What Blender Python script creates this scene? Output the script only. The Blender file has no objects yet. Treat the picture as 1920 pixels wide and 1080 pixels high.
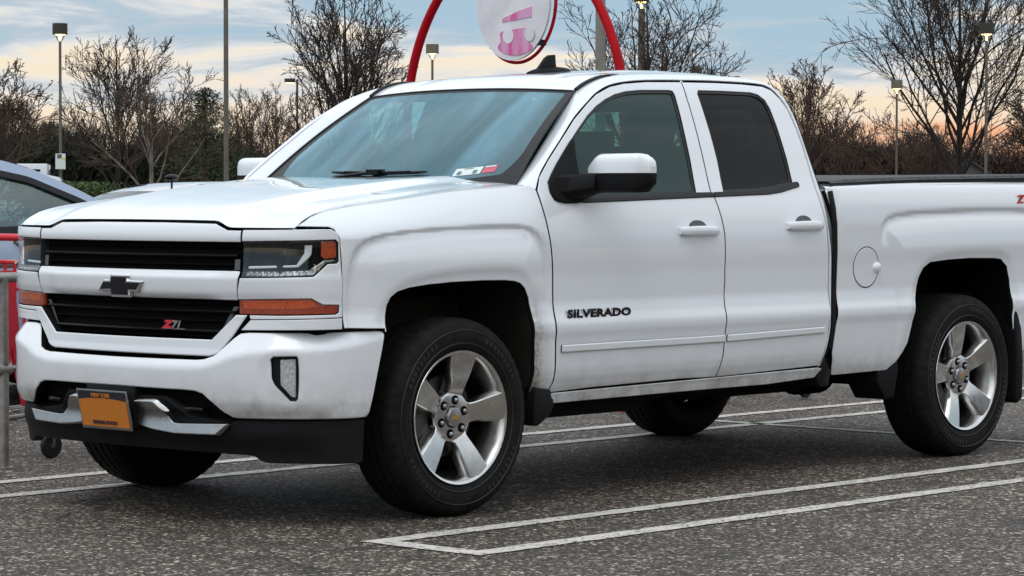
import bpy, bmesh, math, random
import numpy as np
from mathutils import Vector, Matrix, Euler
from mathutils.geometry import delaunay_2d_cdt
R=math.radians
SC=bpy.context.scene; COL=SC.collection
# ---------------- camera ----------------
cam=bpy.data.objects.new('camera',bpy.data.cameras.new('camera')); COL.objects.link(cam)
cam.location=(-8.2963,-8.8963,1.2976); cam.rotation_euler=(R(90-1.8754),R(-.03),-R(47.4316))
cam.data.lens=5339.62/1920*36; cam.data.sensor_width=36; cam.data.clip_end=3000; cam.data.clip_start=.1
SC.camera=cam
# ---------------- world: dusk overcast ----------------
W=bpy.data.worlds.new('World'); SC.world=W; W.use_nodes=True
nt=W.node_tree; nt.nodes.clear()
def nd(t,**k):
    n=NT.nodes.new(t)
    for a,b in k.items(): setattr(n,a,b)
    return n
NT=nt
def link(a,b): NT.links.new(a,b)
def val(n,i,v): n.inputs[i].default_value=v
def math_(op,a,b=None,c=None):
    n=nd('ShaderNodeMath',operation=op)
    for i,x in enumerate((a,b,c)):
        if x is None: continue
        if isinstance(x,(int,float)): n.inputs[i].default_value=x
        else: link(x,n.inputs[i])
    return n.outputs[0]
def ramp(fac,stops,interp='LINEAR'):
    n=nd('ShaderNodeValToRGB'); n.color_ramp.interpolation=interp
    e=n.color_ramp.elements
    while len(e)<len(stops): e.new(.5)
    for i,(p,c) in enumerate(stops):
        e[i].position=p; c=c if isinstance(c,(tuple,list)) else (c,c,c); e[i].color=tuple(c)+(1,)
    if fac is not None: link(fac,n.inputs[0])
    return n.outputs[0]
def mix(fac,a,b,mode='MIX'):
    n=nd('ShaderNodeMix',data_type='RGBA',blend_type=mode)
    for s,x in ((0,fac),(6,a),(7,b)):
        if isinstance(x,(int,float)): n.inputs[s].default_value=x
        elif isinstance(x,(tuple,list)): n.inputs[s].default_value=tuple(x)+((1,) if len(x)==3 else ())
        else: link(x,n.inputs[s])
    return n.outputs[2]
def noise(vec,scale,detail=4,rough=.5,dist=0):
    n=nd('ShaderNodeTexNoise'); val(n,'Scale',scale); val(n,'Detail',detail); val(n,'Roughness',rough); val(n,'Distortion',dist)
    if vec is not None: link(vec,n.inputs['Vector'])
    return n.outputs[0]
def comb(x,y,z):
    n=nd('ShaderNodeCombineXYZ')
    for i,a in enumerate((x,y,z)):
        if isinstance(a,(int,float)): n.inputs[i].default_value=a
        else: link(a,n.inputs[i])
    return n.outputs[0]
tc=nd('ShaderNodeTexCoord'); sep=nd('ShaderNodeSeparateXYZ'); link(tc.outputs['Generated'],sep.inputs[0])
X_,Y_,Z_=sep.outputs
az=math_('ARCTAN2',X_,Y_)                       # radians, 0 = +y, clockwise to +x
el=math_('ARCSINE',Z_)
azd=math_('MULTIPLY',az,57.2958); eld=math_('MULTIPLY',el,57.2958)
n1=noise(comb(math_('MULTIPLY',azd,.20),math_('MULTIPLY',eld,1.25),3.3),1.0,7,.62,.6)
n2=noise(comb(math_('MULTIPLY',azd,.09),math_('MULTIPLY',eld,.5),9.1),1.0,3,.5,.2)
cloudlow=math_('ADD',math_('MULTIPLY',n1,.62),math_('MULTIPLY',n2,.38))
# low band: cream between blue-grey
t_el=math_('MULTIPLY',eld,.25)                       # 0..1 over the first 4 degrees
blue=math_('ADD',cloudlow,math_('MULTIPLY',math_('SUBTRACT',math_('MINIMUM',t_el,1.0),.66),.34))
def blob(a,e,sa,se,w):
    x=math_('DIVIDE',math_('SUBTRACT',azd,a),sa); y=math_('DIVIDE',math_('SUBTRACT',eld,e),se)
    return math_('MULTIPLY',math_('EXPONENT',math_('MULTIPLY',math_('ADD',math_('MULTIPLY',x,x),math_('MULTIPLY',y,y)),-1.0)),w)
_a=math_('DIVIDE',math_('SUBTRACT',azd,48.0),26.0)
blue=math_('ADD',blue,math_('MULTIPLY',math_('SUBTRACT',1.0,math_('EXPONENT',math_('MULTIPLY',math_('MULTIPLY',_a,_a),-1.0))),.13))
for q in ((40.8,3.35,2.6,.45,.10),(53.6,2.95,2.4,.75,.07),(38.2,2.6,1.8,.40,-.05),(42.6,2.35,2.4,.35,-.06),(51.5,2.05,3.0,.35,-.07),(44.8,2.9,1.2,.3,.05),(57.5,3.4,1.5,.7,-.05)):
    blue=math_('ADD',blue,blob(*q))
lowcol=ramp(blue,[(.42,(1.0,.84,.62)),(.47,(.95,.86,.72)),(.515,(.76,.78,.78)),(.56,(.52,.61,.68)),(.63,(.40,.57,.69))])
# sunset glow near the horizon, strongest to the right of the view
glowaz=ramp(math_('MULTIPLY',math_('SUBTRACT',azd,50.0),.1),[(0,0),(.25,.25),(.6,1),(1,1)])
gn=noise(comb(math_('MULTIPLY',azd,.8),math_('MULTIPLY',eld,5.5),1.7),1.0,4,.6,.3)
band=ramp(math_('MULTIPLY',eld,.25),[(0,.9),(.26,.9),(.34,.85),(.38,.18),(.46,0)])
gl=math_('MULTIPLY',math_('MULTIPLY',glowaz,band),ramp(gn,[(.38,.5),(.54,1)]))
lowcol=mix(gl,lowcol,(1.0,.36,.13))
warm=ramp(math_('MULTIPLY',eld,.25),[(0,.75),(.2,.6),(.42,.25),(.7,0)])
front=math_('EXPONENT',math_('MULTIPLY',math_('MULTIPLY',_a,_a),-1.0))
lowcol=mix(math_('MULTIPLY',math_('MULTIPLY',warm,.55),math_('ADD',math_('MULTIPLY',front,.85),.15)),lowcol,(.98,.74,.54))
# upper sky: brighter broken cloud
dv=nd('ShaderNodeVectorMath',operation='MULTIPLY'); link(tc.outputs['Generated'],dv.inputs[0]); dv.inputs[1].default_value=(1.3,1.3,3.2)
n3=noise(dv.outputs[0],1.6,6,.55,.6)
upcol=ramp(n3,[(.36,(.62,.80,.94)),(.47,(.88,.95,1.01)),(.56,(1.12,1.15,1.17)),(.68,(1.40,1.38,1.32))])
bright=ramp(math_('MULTIPLY',eld,1/60),[(0,(.84,.84,.84)),(.35,(.98,.98,.98)),(1,(1.20,1.22,1.24))])
upcol=mix(1.0,upcol,bright,'MULTIPLY')
k=ramp(math_('MULTIPLY',eld,.05),[(.2,0),(.75,1)])
lowcol=mix(1.0,lowcol,(.92,.92,.94),'MULTIPLY')
skyc=mix(k,lowcol,upcol)
sky=nd('ShaderNodeTexSky',sky_type='NISHITA',sun_disc=False); sky.sun_elevation=R(62); sky.sun_rotation=R(250)
bgA=nd('ShaderNodeBackground'); link(sky.outputs[0],bgA.inputs[0]); val(bgA,1,.06)
bgB=nd('ShaderNodeBackground'); link(skyc,bgB.inputs[0]); val(bgB,1,.98)
ms=nd('ShaderNodeMixShader'); val(ms,0,.92); link(bgA.outputs[0],ms.inputs[1]); link(bgB.outputs[0],ms.inputs[2])
wo=nd('ShaderNodeOutputWorld'); link(ms.outputs[0],wo.inputs[0])
# ---------------- soft sun (thin cloud) ----------------
sun=bpy.data.objects.new('sun',bpy.data.lights.new('sun','SUN')); COL.objects.link(sun)
sun.data.energy=.5; sun.data.angle=R(28); sun.data.color=(1,.97,.93)
_d=Vector((math.sin(R(250))*math.cos(R(62)),math.cos(R(250))*math.cos(R(62)),math.sin(R(62))))
sun.rotation_euler=_d.to_track_quat('Z','Y').to_euler(); sun.location=(0,-20,30)
SC.view_settings.view_transform='Standard'; SC.view_settings.look='None'; SC.view_settings.exposure=.17; SC.view_settings.gamma=1
SC.cycles.max_bounces=10; SC.cycles.transparent_max_bounces=24; SC.cycles.caustics_reflective=False; SC.cycles.caustics_refractive=False
# ---------------- materials ----------------
M={}
def begin(name):
    global NT
    m=bpy.data.materials.new(name); m.use_nodes=True; NT=m.node_tree; M[name]=m
    return m,NT.nodes['Principled BSDF'],NT.nodes['Material Output']
def simple(name,col,rough=.5,metal=0,coat=0,spec=.5,nscale=0,namp=.15,bump=0,bscale=200,emit=None,es=1):
    m,b,o=begin(name)
    b.inputs['Base Color'].default_value=tuple(col)+(1,)
    b.inputs['Roughness'].default_value=rough; b.inputs['Metallic'].default_value=metal
    b.inputs['Coat Weight'].default_value=coat; b.inputs['Coat Roughness'].default_value=.04
    b.inputs['Specular IOR Level'].default_value=spec
    if nscale:
        t=nd('ShaderNodeTexCoord'); f=noise(t.outputs['Object'],nscale,5,.6)
        c=mix(ramp(f,[(.3,0.),(.7,1.)]),tuple(x*(1-namp) for x in col),tuple(min(1,x*(1+namp)) for x in col)); link(c,b.inputs['Base Color'])
        r=math_('ADD',math_('MULTIPLY',f,.2),rough-.1); link(r,b.inputs['Roughness'])
    if bump:
        t=nd('ShaderNodeTexCoord'); f=noise(t.outputs['Object'],bscale,3,.6); bn=nd('ShaderNodeBump'); val(bn,'Strength',bump); val(bn,'Distance',.01); link(f,bn.inputs['Height']); link(bn.outputs[0],b.inputs['Normal'])
    if emit: b.inputs['Emission Color'].default_value=tuple(emit)+(1,); b.inputs['Emission Strength'].default_value=es
    return m
def paint(name,col,dirt=True):
    m,b,o=begin(name)
    b.inputs['Roughness'].default_value=.32; b.inputs['Coat Weight'].default_value=1; b.inputs['Coat Roughness'].default_value=.015
    t=nd('ShaderNodeTexCoord'); s=nd('ShaderNodeSeparateXYZ'); link(t.outputs['Object'],s.inputs[0]); x,y,z=s.outputs
    c=col
    if dirt:
        f=noise(t.outputs['Object'],9,6,.7)
        low=ramp(math_('MULTIPLY',z,1.0),[(.40,.85),(.46,.60),(.53,.24),(.62,.07),(.74,.0)])
        k=math_('MULTIPLY',low,ramp(f,[(.35,.25),(.65,1)]))
        # streaks thrown up behind the front wheel
        st=comb(math_('MULTIPLY',math_('SUBTRACT',x,math_('MULTIPLY',z,.45)),60),math_('MULTIPLY',z,9),0)
        sf=noise(st,1.,4,.6,.3)
        dx=math_('ABSOLUTE',math_('SUBTRACT',x,.455)); 
        kx=ramp(dx,[(.0,1),(.02,.75),(.05,.3),(.11,.0)]); kz=ramp(z,[(.46,1),(.62,.8),(.80,.45),(.93,0)])
        k2=math_('MULTIPLY',math_('MULTIPLY',kx,kz),ramp(noise(t.outputs['Object'],70,4,.7),[(.38,.45),(.58,1)]))
        k2=math_('MULTIPLY',k2,ramp(x,[(.40,1),(.59,1),(.595,.35)]))
        kk=math_('MINIMUM',math_('ADD',k,math_('MULTIPLY',k2,1.1)),.9)
        c=mix(kk,col,(.15,.105,.055))
        sp=nd('ShaderNodeTexVoronoi'); val(sp,'Scale',26); link(t.outputs['Object'],sp.inputs['Vector'])
        spk=math_('MULTIPLY',math_('LESS_THAN',sp.outputs['Distance'],.055),math_('MULTIPLY',ramp(z,[(.5,1),(.85,.35),(1.0,0.)]),ramp(noise(t.outputs['Object'],3,2),[(.5,0),(.6,1)])))
        c=mix(math_('MULTIPLY',spk,.8),c,(.06,.055,.05))
        link(c,b.inputs['Base Color'])
        link(math_('ADD',.32,math_('MULTIPLY',kk,.4)),b.inputs['Roughness'])
        link(math_('SUBTRACT',1.0,kk),b.inputs['Coat Weight'])
    else: b.inputs['Base Color'].default_value=tuple(col)+(1,)
    # faint orange peel of the clear coat
    f2=noise(t.outputs['Object'],7,2,.4); bn=nd('ShaderNodeBump'); val(bn,'Strength',.05); val(bn,'Distance',.02); link(f2,bn.inputs['Height']); link(bn.outputs[0],b.inputs['Normal'])
    return m
def glass(name,tint,refl=.0,painted_haze=0,haze_col=(.4,.4,.4),cloud_streak=False,rcol=(1,1,1)):
    rough=0.
    m,b,o=begin(name); NT.nodes.remove(b)
    tr=nd('ShaderNodeBsdfTransparent'); tr.inputs[0].default_value=tuple(tint)+(1,)
    gl=nd('ShaderNodeBsdfGlossy'); val(gl,'Roughness',rough); gl.inputs[0].default_value=tuple(rcol)+(1,)
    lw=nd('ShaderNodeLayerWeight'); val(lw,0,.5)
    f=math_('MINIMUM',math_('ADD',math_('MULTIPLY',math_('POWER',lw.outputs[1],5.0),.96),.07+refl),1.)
    df=nd('ShaderNodeBsdfDiffuse'); df.inputs[0].default_value=tuple(haze_col)+(1,); m0=nd('ShaderNodeMixShader'); m0.inputs[0].default_value=painted_haze  # diffuse colour over the clear glass, painting in haze and sky sheen
    if cloud_streak:  # uneven bands in that colour paint slanting cloud reflections
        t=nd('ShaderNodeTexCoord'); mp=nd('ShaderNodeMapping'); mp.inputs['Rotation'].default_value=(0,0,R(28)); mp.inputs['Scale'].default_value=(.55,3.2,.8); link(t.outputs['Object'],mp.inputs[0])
        link(math_('MULTIPLY',ramp(noise(mp.outputs[0],1.5,3,.5,.5),[(.36,.55),(.5,.9),(.60,1.4),(.70,1.9)]),painted_haze),m0.inputs[0])
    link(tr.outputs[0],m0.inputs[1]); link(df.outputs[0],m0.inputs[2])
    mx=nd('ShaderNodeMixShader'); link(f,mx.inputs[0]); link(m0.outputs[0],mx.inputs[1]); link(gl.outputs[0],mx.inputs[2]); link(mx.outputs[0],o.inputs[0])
    return m
paint('white paint',(.81,.83,.87)); paint('clean white paint',(.81,.83,.87),False); paint('silver blue paint',(.30,.38,.52),False); paint('grey paint',(.42,.45,.50),False)
simple('black plastic',(.006,.006,.007),.65,spec=.18,nscale=30,bump=.12,bscale=300)
simple('satin black',(.007,.007,.009),.33,spec=.25)
simple('void black',(.006,.006,.006),.9,spec=.1)
simple('dirty black',(.014,.011,.008),.8,nscale=12,namp=.5)
simple('grey plastic',(.09,.095,.10),.5,nscale=30)
simple('rubber trim',(.014,.014,.016),.45,spec=.3)
simple('seal rubber',(.006,.006,.007),.5)
simple('chrome',(.75,.76,.78),.08,1)
simple('satin silver',(.40,.41,.42),.33,1,nscale=40,namp=.1)
simple('machined alloy',(.60,.59,.58),.24,1,coat=.5,nscale=25,namp=.10)
simple('painted alloy',(.33,.32,.31),.34,.9,nscale=25,namp=.2)
simple('brake steel',(.10,.09,.085),.5,.8,nscale=14,namp=.4)
simple('amber lens',(.50,.080,.020),.16,coat=1,nscale=120,namp=.35)
simple('dark amber lens',(.30,.045,.02),.16,coat=1,nscale=120,namp=.35)
simple('reflector bowl',(.50,.53,.55),.22,.7,nscale=30,namp=.5)
simple('fog lens',(.45,.47,.48),.15,coat=1,nscale=90,namp=.35); simple('led white',(.82,.84,.86),.2,coat=1)
simple('lamp housing',(.030,.045,.050),.35,nscale=16,namp=.6)
simple('plate orange',(.62,.20,.026),.4,nscale=60,namp=.05)
simple('plate navy',(.02,.02,.035),.4)
simple('interior grey',(.055,.06,.065),.8,nscale=20)
simple('headliner',(.42,.42,.40),.9)
simple('seat cloth',(.035,.037,.04),.9,nscale=80,bump=.2)
simple('fabric cover',(.040,.036,.036),.62,nscale=30,bump=.5,bscale=60)
simple('red badge',(.62,.02,.04),.3,coat=1); simple('gold badge',(.65,.42,.12),.3,.8)
simple('dark badge',(.006,.006,.010),.25,spec=.25)
simple('sticker white',(.70,.75,.72),.4); simple('sticker red',(.60,.10,.16),.4); simple('sticker ink',(.08,.20,.25),.5)
simple('blue cloth',(.30,.62,.85),.8)
simple('red paint',(.42,.004,.012),.5,spec=.12,nscale=6,namp=.15)
simple('cart red',(.62,.015,.03),.38,nscale=10)
simple('galvanised',(.32,.30,.28),.45,.7,nscale=15,namp=.35)
simple('concrete pole',(.23,.215,.19),.85,nscale=3,namp=.2)
simple('brown pole',(.13,.11,.09),.7,nscale=3,namp=.25)
simple('dark green pole',(.02,.035,.03),.6)
simple('lamp shade dark',(.035,.03,.022),.6); simple('lamp shade olive',(.16,.14,.10),.7,nscale=2)
simple('lamp glow',(1,.8,.4),.5,emit=(1,.78,.30),es=3.2)
simple('mirror glass',(.8,.8,.8),.02,1)
simple('tail red',(.35,.01,.01),.15,coat=1)
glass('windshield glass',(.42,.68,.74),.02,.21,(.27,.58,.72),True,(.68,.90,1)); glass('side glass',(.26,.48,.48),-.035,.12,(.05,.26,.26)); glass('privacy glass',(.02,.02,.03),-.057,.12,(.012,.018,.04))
glass('lamp glass',(.93,.95,.95),-.01); glass('car glass',(.40,.55,.53),.05,.12,(.18,.34,.33))
def rubber():
    m,b,o=begin('tyre rubber'); b.inputs['Roughness'].default_value=.75; b.inputs['Specular IOR Level'].default_value=.15
    t=nd('ShaderNodeTexCoord'); f=noise(t.outputs['Object'],20,6,.7); link(mix(ramp(f,[(.35,0),(.75,1)]),(.006,.006,.006),(.018,.017,.015)),b.inputs['Base Color'])
rubber()
def asphalt():
    m,b,o=begin('asphalt'); t=nd('ShaderNodeTexCoord'); g=t.outputs['Object']
    v=nd('ShaderNodeTexVoronoi'); val(v,'Scale',78); val(v,'Randomness',1); link(g,v.inputs['Vector'])
    sx=nd('ShaderNodeSeparateColor'); link(v.outputs['Color'],sx.inputs[0])
    v2=nd('ShaderNodeTexVoronoi'); val(v2,'Scale',165); link(g,v2.inputs['Vector']); s2=nd('ShaderNodeSeparateColor'); link(v2.outputs['Color'],s2.inputs[0])
    big=noise(g,1.1,4,.6); med=noise(g,14,4,.7)
    c1=ramp(sx.outputs[0],[(0,(.012,.010,.009)),(.45,(.022,.018,.016)),(.70,(.048,.038,.032)),(.85,(.12,.098,.080)),(.93,(.31,.28,.24)),(1,(.66,.62,.55))])
    c2=ramp(s2.outputs[1],[(0,(.012,.010,.009)),(.6,(.042,.034,.029)),(.9,(.12,.10,.08)),(1,(.55,.50,.42))])
    c=mix(.38,c1,c2)
    c=mix(1.0,c,ramp(math_('ADD',math_('MULTIPLY',big,.45),math_('MULTIPLY',med,.55)),[(.32,(.80,.75,.71)),(.5,(1.32,1.24,1.17)),(.70,(2.4,2.25,2.1))]),'MULTIPLY')
    # cracks and oily stains
    cr=nd('ShaderNodeTexVoronoi',feature='DISTANCE_TO_EDGE'); val(cr,'Scale',.42); wv=nd('ShaderNodeVectorMath',operation='ADD'); link(g,wv.inputs[0]); nn=nd('ShaderNodeTexNoise'); val(nn,'Scale',2.2); val(nn,'Detail',5); link(g,nn.inputs['Vector']); link(nn.outputs[1],wv.inputs[1]); link(wv.outputs[0],cr.inputs['Vector'])
    ck=math_('MULTIPLY',ramp(cr.outputs[0],[(0,1),(.006,.7),(.012,0)]),ramp(noise(g,.9,2),[(.44,0),(.54,.9)]))
    c=mix(ck,c,(.012,.011,.010))
    stn=ramp(noise(g,2.3,3,.6),[(.57,0),(.66,.6)]); c=mix(stn,c,(.03,.027,.025))
    link(c,b.inputs['Base Color']); link(ramp(sx.outputs[2],[(0,.55),(1,.9)]),b.inputs['Roughness'])
    bn=nd('ShaderNodeBump'); val(bn,'Strength',.7); val(bn,'Distance',.006)
    h=math_('ADD',math_('MULTIPLY',v.outputs['Distance'],-1.0),math_('MULTIPLY',sx.outputs[1],.5)); link(h,bn.inputs['Height']); link(bn.outputs[0],b.inputs['Normal'])
    b.inputs['Specular IOR Level'].default_value=.35
    m,b,o=begin('line paint'); t=nd('ShaderNodeTexCoord'); g=t.outputs['Object']
    v=nd('ShaderNodeTexVoronoi'); val(v,'Scale',85); link(g,v.inputs['Vector']); sx=nd('ShaderNodeSeparateColor'); link(v.outputs['Color'],sx.inputs[0])
    wear=math_('MAXIMUM',math_('MULTIPLY',ramp(sx.outputs[0],[(.5,0),(.75,1)]),ramp(noise(g,7,5,.7),[(.40,.12),(.60,.9)])),ramp(noise(g,16,4,.7),[(.60,0),(.66,.8)]))
    c=mix(wear,(.66,.62,.57),(.07,.06,.055)); c=mix(1.0,c,ramp(noise(g,3,3),[(.3,(.85,.85,.85)),(.7,(1.05,1.05,1.05))]),'MULTIPLY'); link(c,b.inputs['Base Color']); b.inputs['Roughness'].default_value=.65
asphalt()
# ---------------- helpers ----------------
def prop(o,label=None,cat=None,group=None,kind=None):
    if label:o['label']=label
    if cat:o['category']=cat
    if group:o['group']=group
    if kind:o['kind']=kind
    return o
def empty(name,loc,rz=0,**k):
    o=bpy.data.objects.new(name,None); COL.objects.link(o); o.location=loc; o.rotation_euler=(0,0,rz); o.empty_display_size=.3
    return prop(o,**k)
def link_obj(name,me,mats,parent=None):
    o=bpy.data.objects.new(name,me); COL.objects.link(o)
    for m in (mats if isinstance(mats,(list,tuple)) else [mats]): me.materials.append(M[m])
    if parent is not None:
        o.parent=parent
    return o
def setpar(o,parent):
    o.parent=parent; return o
class MB:
    def __init__(s): s.v=[];s.f=[];s.m=[];s.mi=0
    def add(s,vs,fs):
        n=len(s.v); s.v+= [tuple(map(float,p)) for p in vs]; s.f+=[tuple(n+i for i in f) for f in fs]; s.m+=[s.mi]*len(fs); return s
    def box(s,c,d,rz=0,ry=0):
        x,y,z=[q/2 for q in d]; vs=[Vector((a*x,b*y,e*z)) for a in(-1,1) for b in(-1,1) for e in(-1,1)]
        E=Euler((0,ry,rz)).to_matrix(); vs=[E@v+Vector(c) for v in vs]
        return s.add(vs,[(0,1,3,2),(4,6,7,5),(0,4,5,1),(2,3,7,6),(0,2,6,4),(1,5,7,3)])
    def tube(s,pts,r,n=10,cap=True,closed=False):
        P=[Vector(p) for p in pts]; rr=r if isinstance(r,(list,tuple)) else [r]*len(P); vs=[];up=None
        for i,p in enumerate(P):
            a=P[(i-1)%len(P)] if (i>0 or closed) else P[i]; b=P[(i+1)%len(P)] if (i<len(P)-1 or closed) else P[i]
            d=(b-a).normalized()
            if up is None:
                up=Vector((0,0,1)) if abs(d.z)<.9 else Vector((1,0,0))
            u=(up-d*up.dot(d)).normalized(); up=u; w=d.cross(u)
            vs+=[p+(u*math.cos(2*math.pi*k/n)+w*math.sin(2*math.pi*k/n))*rr[i] for k in range(n)]
        fs=[]
        L=len(P) if closed else len(P)-1
        for i in range(L):
            j=(i+1)%len(P)
            fs+=[(i*n+k,i*n+(k+1)%n,j*n+(k+1)%n,j*n+k) for k in range(n)]
        if cap and not closed: fs+=[tuple(range(n))[::-1],tuple((len(P)-1)*n+k for k in range(n))]
        return s.add(vs,fs)
    def lathe(s,prof,c,axis='y',n=48,closed=False):
        "prof: (offset along axis, radius)"
        vs=[];fs=[]
        for (h,r) in prof:
            for k in range(n):
                a=2*math.pi*k/n
                if axis=='y': vs.append((c[0]+r*math.cos(a),c[1]+h,c[2]+r*math.sin(a)))
                elif axis=='z': vs.append((c[0]+r*math.cos(a),c[1]+r*math.sin(a),c[2]+h))
                else: vs.append((c[0]+h,c[1]+r*math.cos(a),c[2]+r*math.sin(a)))
        L=len(prof)
        for i in range(L if closed else L-1):
            j=(i+1)%L
            fs+=[(i*n+k,i*n+(k+1)%n,j*n+(k+1)%n,j*n+k) for k in range(n)]
        return s.add(vs,fs)
    def grid(s,G):
        a=len(G);b=len(G[0]); return s.add([p for r in G for p in r],[(i*b+j,i*b+j+1,(i+1)*b+j+1,(i+1)*b+j) for i in range(a-1) for j in range(b-1)])
    def prism(s,poly,h0,h1,axis='y'):
        n=len(poly); f=(lambda p,h:(p[0],h,p[1])) if axis=='y' else ((lambda p,h:(h,p[0],p[1])) if axis=='x' else (lambda p,h:(p[0],p[1],h)))
        vs=[f(p,h0) for p in poly]+[f(p,h1) for p in poly]
        return s.add(vs,[tuple(range(n)),tuple(range(n,2*n))[::-1]]+[(i,(i+1)%n,n+(i+1)%n,n+i) for i in range(n)])
    def build(s,name,mats,parent=None,smooth=True,angle=35,bevel=0,recalc=True,bseg=2):
        me=bpy.data.meshes.new(name); me.from_pydata(s.v,[],s.f)
        if len(set(s.m))>1: me.polygons.foreach_set('material_index',s.m)
        bm=bmesh.new(); bm.from_mesh(me)
        if recalc: bmesh.ops.recalc_face_normals(bm,faces=bm.faces)
        if bevel:
            E=[e for e in bm.edges if len(e.link_faces)==2 and e.calc_face_angle(0)>R(30)]
            bmesh.ops.bevel(bm,geom=E,offset=bevel,segments=bseg,profile=.5,affect='EDGES')
        if smooth:
            for f in bm.faces: f.smooth=True
            for e in bm.edges:
                if len(e.link_faces)==2 and e.calc_face_angle(0)>R(angle): e.smooth=False
        bm.to_mesh(me); bm.free()
        return link_obj(name,me,mats,parent)
def resample(P,seg,closed=True):
    out=[];n=len(P)
    for i in range(n if closed else n-1):
        a=np.array(P[i],float);b=np.array(P[(i+1)%n],float);L=np.linalg.norm(b-a);k=max(1,int(math.ceil(L/seg)))
        for j in range(k): out.append(tuple(a+(b-a)*j/k))
    if not closed: out.append(tuple(P[-1]))
    return out
def chaikin(P,n=1,closed=True):
    for _ in range(n):
        Q=[];m=len(P)
        for i in range(m if closed else m-1):
            a=np.array(P[i]);b=np.array(P[(i+1)%m]); Q+= [tuple(a*.75+b*.25),tuple(a*.25+b*.75)]
        if not closed: Q=[tuple(P[0])]+Q+[tuple(P[-1])]
        P=Q
    return P
def fillet(P,r,k=4):
    "round the corners of a closed polygon; r is one radius or one per corner"
    n=len(P);out=[]
    for i in range(n):
        a,b,c=[np.array(P[(i+q)%n],float) for q in(-1,0,1)]; ri=r[i] if isinstance(r,(list,tuple)) else r
        d1=a-b;d2=c-b;l1=np.linalg.norm(d1);l2=np.linalg.norm(d2); t=min(ri,l1*.45,l2*.45)
        if t<1e-4: out.append(tuple(b)); continue
        p=b+d1/l1*t;q=b+d2/l2*t
        for j in range(k+1):
            u=j/k; out.append(tuple((1-u)**2*p+2*u*(1-u)*b+u*u*q))
    return out
def area(P): return .5*sum(P[i][0]*P[(i+1)%len(P)][1]-P[(i+1)%len(P)][0]*P[i][1] for i in range(len(P)))
def offs(P,r):
    n=len(P);out=[]
    for i in range(n):
        a,b,c=[np.array(P[(i+q)%n]) for q in(-1,0,1)]
        d1=(b-a)/(np.linalg.norm(b-a)+1e-12);d2=(c-b)/(np.linalg.norm(c-b)+1e-12)
        n1=np.array([-d1[1],d1[0]]);n2=np.array([-d2[1],d2[0]]);m=n1+n2;L=np.linalg.norm(m)
        if L<.3: m=n1; L=1
        m/=L; k=min(1/max(m@n1,.5),1.6); out.append(tuple(b+m*r*k))
    return out
def inside(px,py,P):
    c=np.zeros(len(px),bool); n=len(P)
    for i in range(n):
        x0,y0=P[i];x1,y1=P[(i+1)%n]
        if y0==y1: continue
        m=((y0>py)!=(y1>py))&(px<(x1-x0)*(py-y0)/(y1-y0)+x0); c^=m
    return c
def fnormal(fn,u,v,e=.0015):
    a=np.stack(fn(u+e,v),-1)-np.stack(fn(u-e,v),-1); b=np.stack(fn(u,v+e),-1)-np.stack(fn(u,v-e),-1)
    n=np.cross(a,b); return n/(np.linalg.norm(n,axis=-1,keepdims=True)+1e-12)
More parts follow.
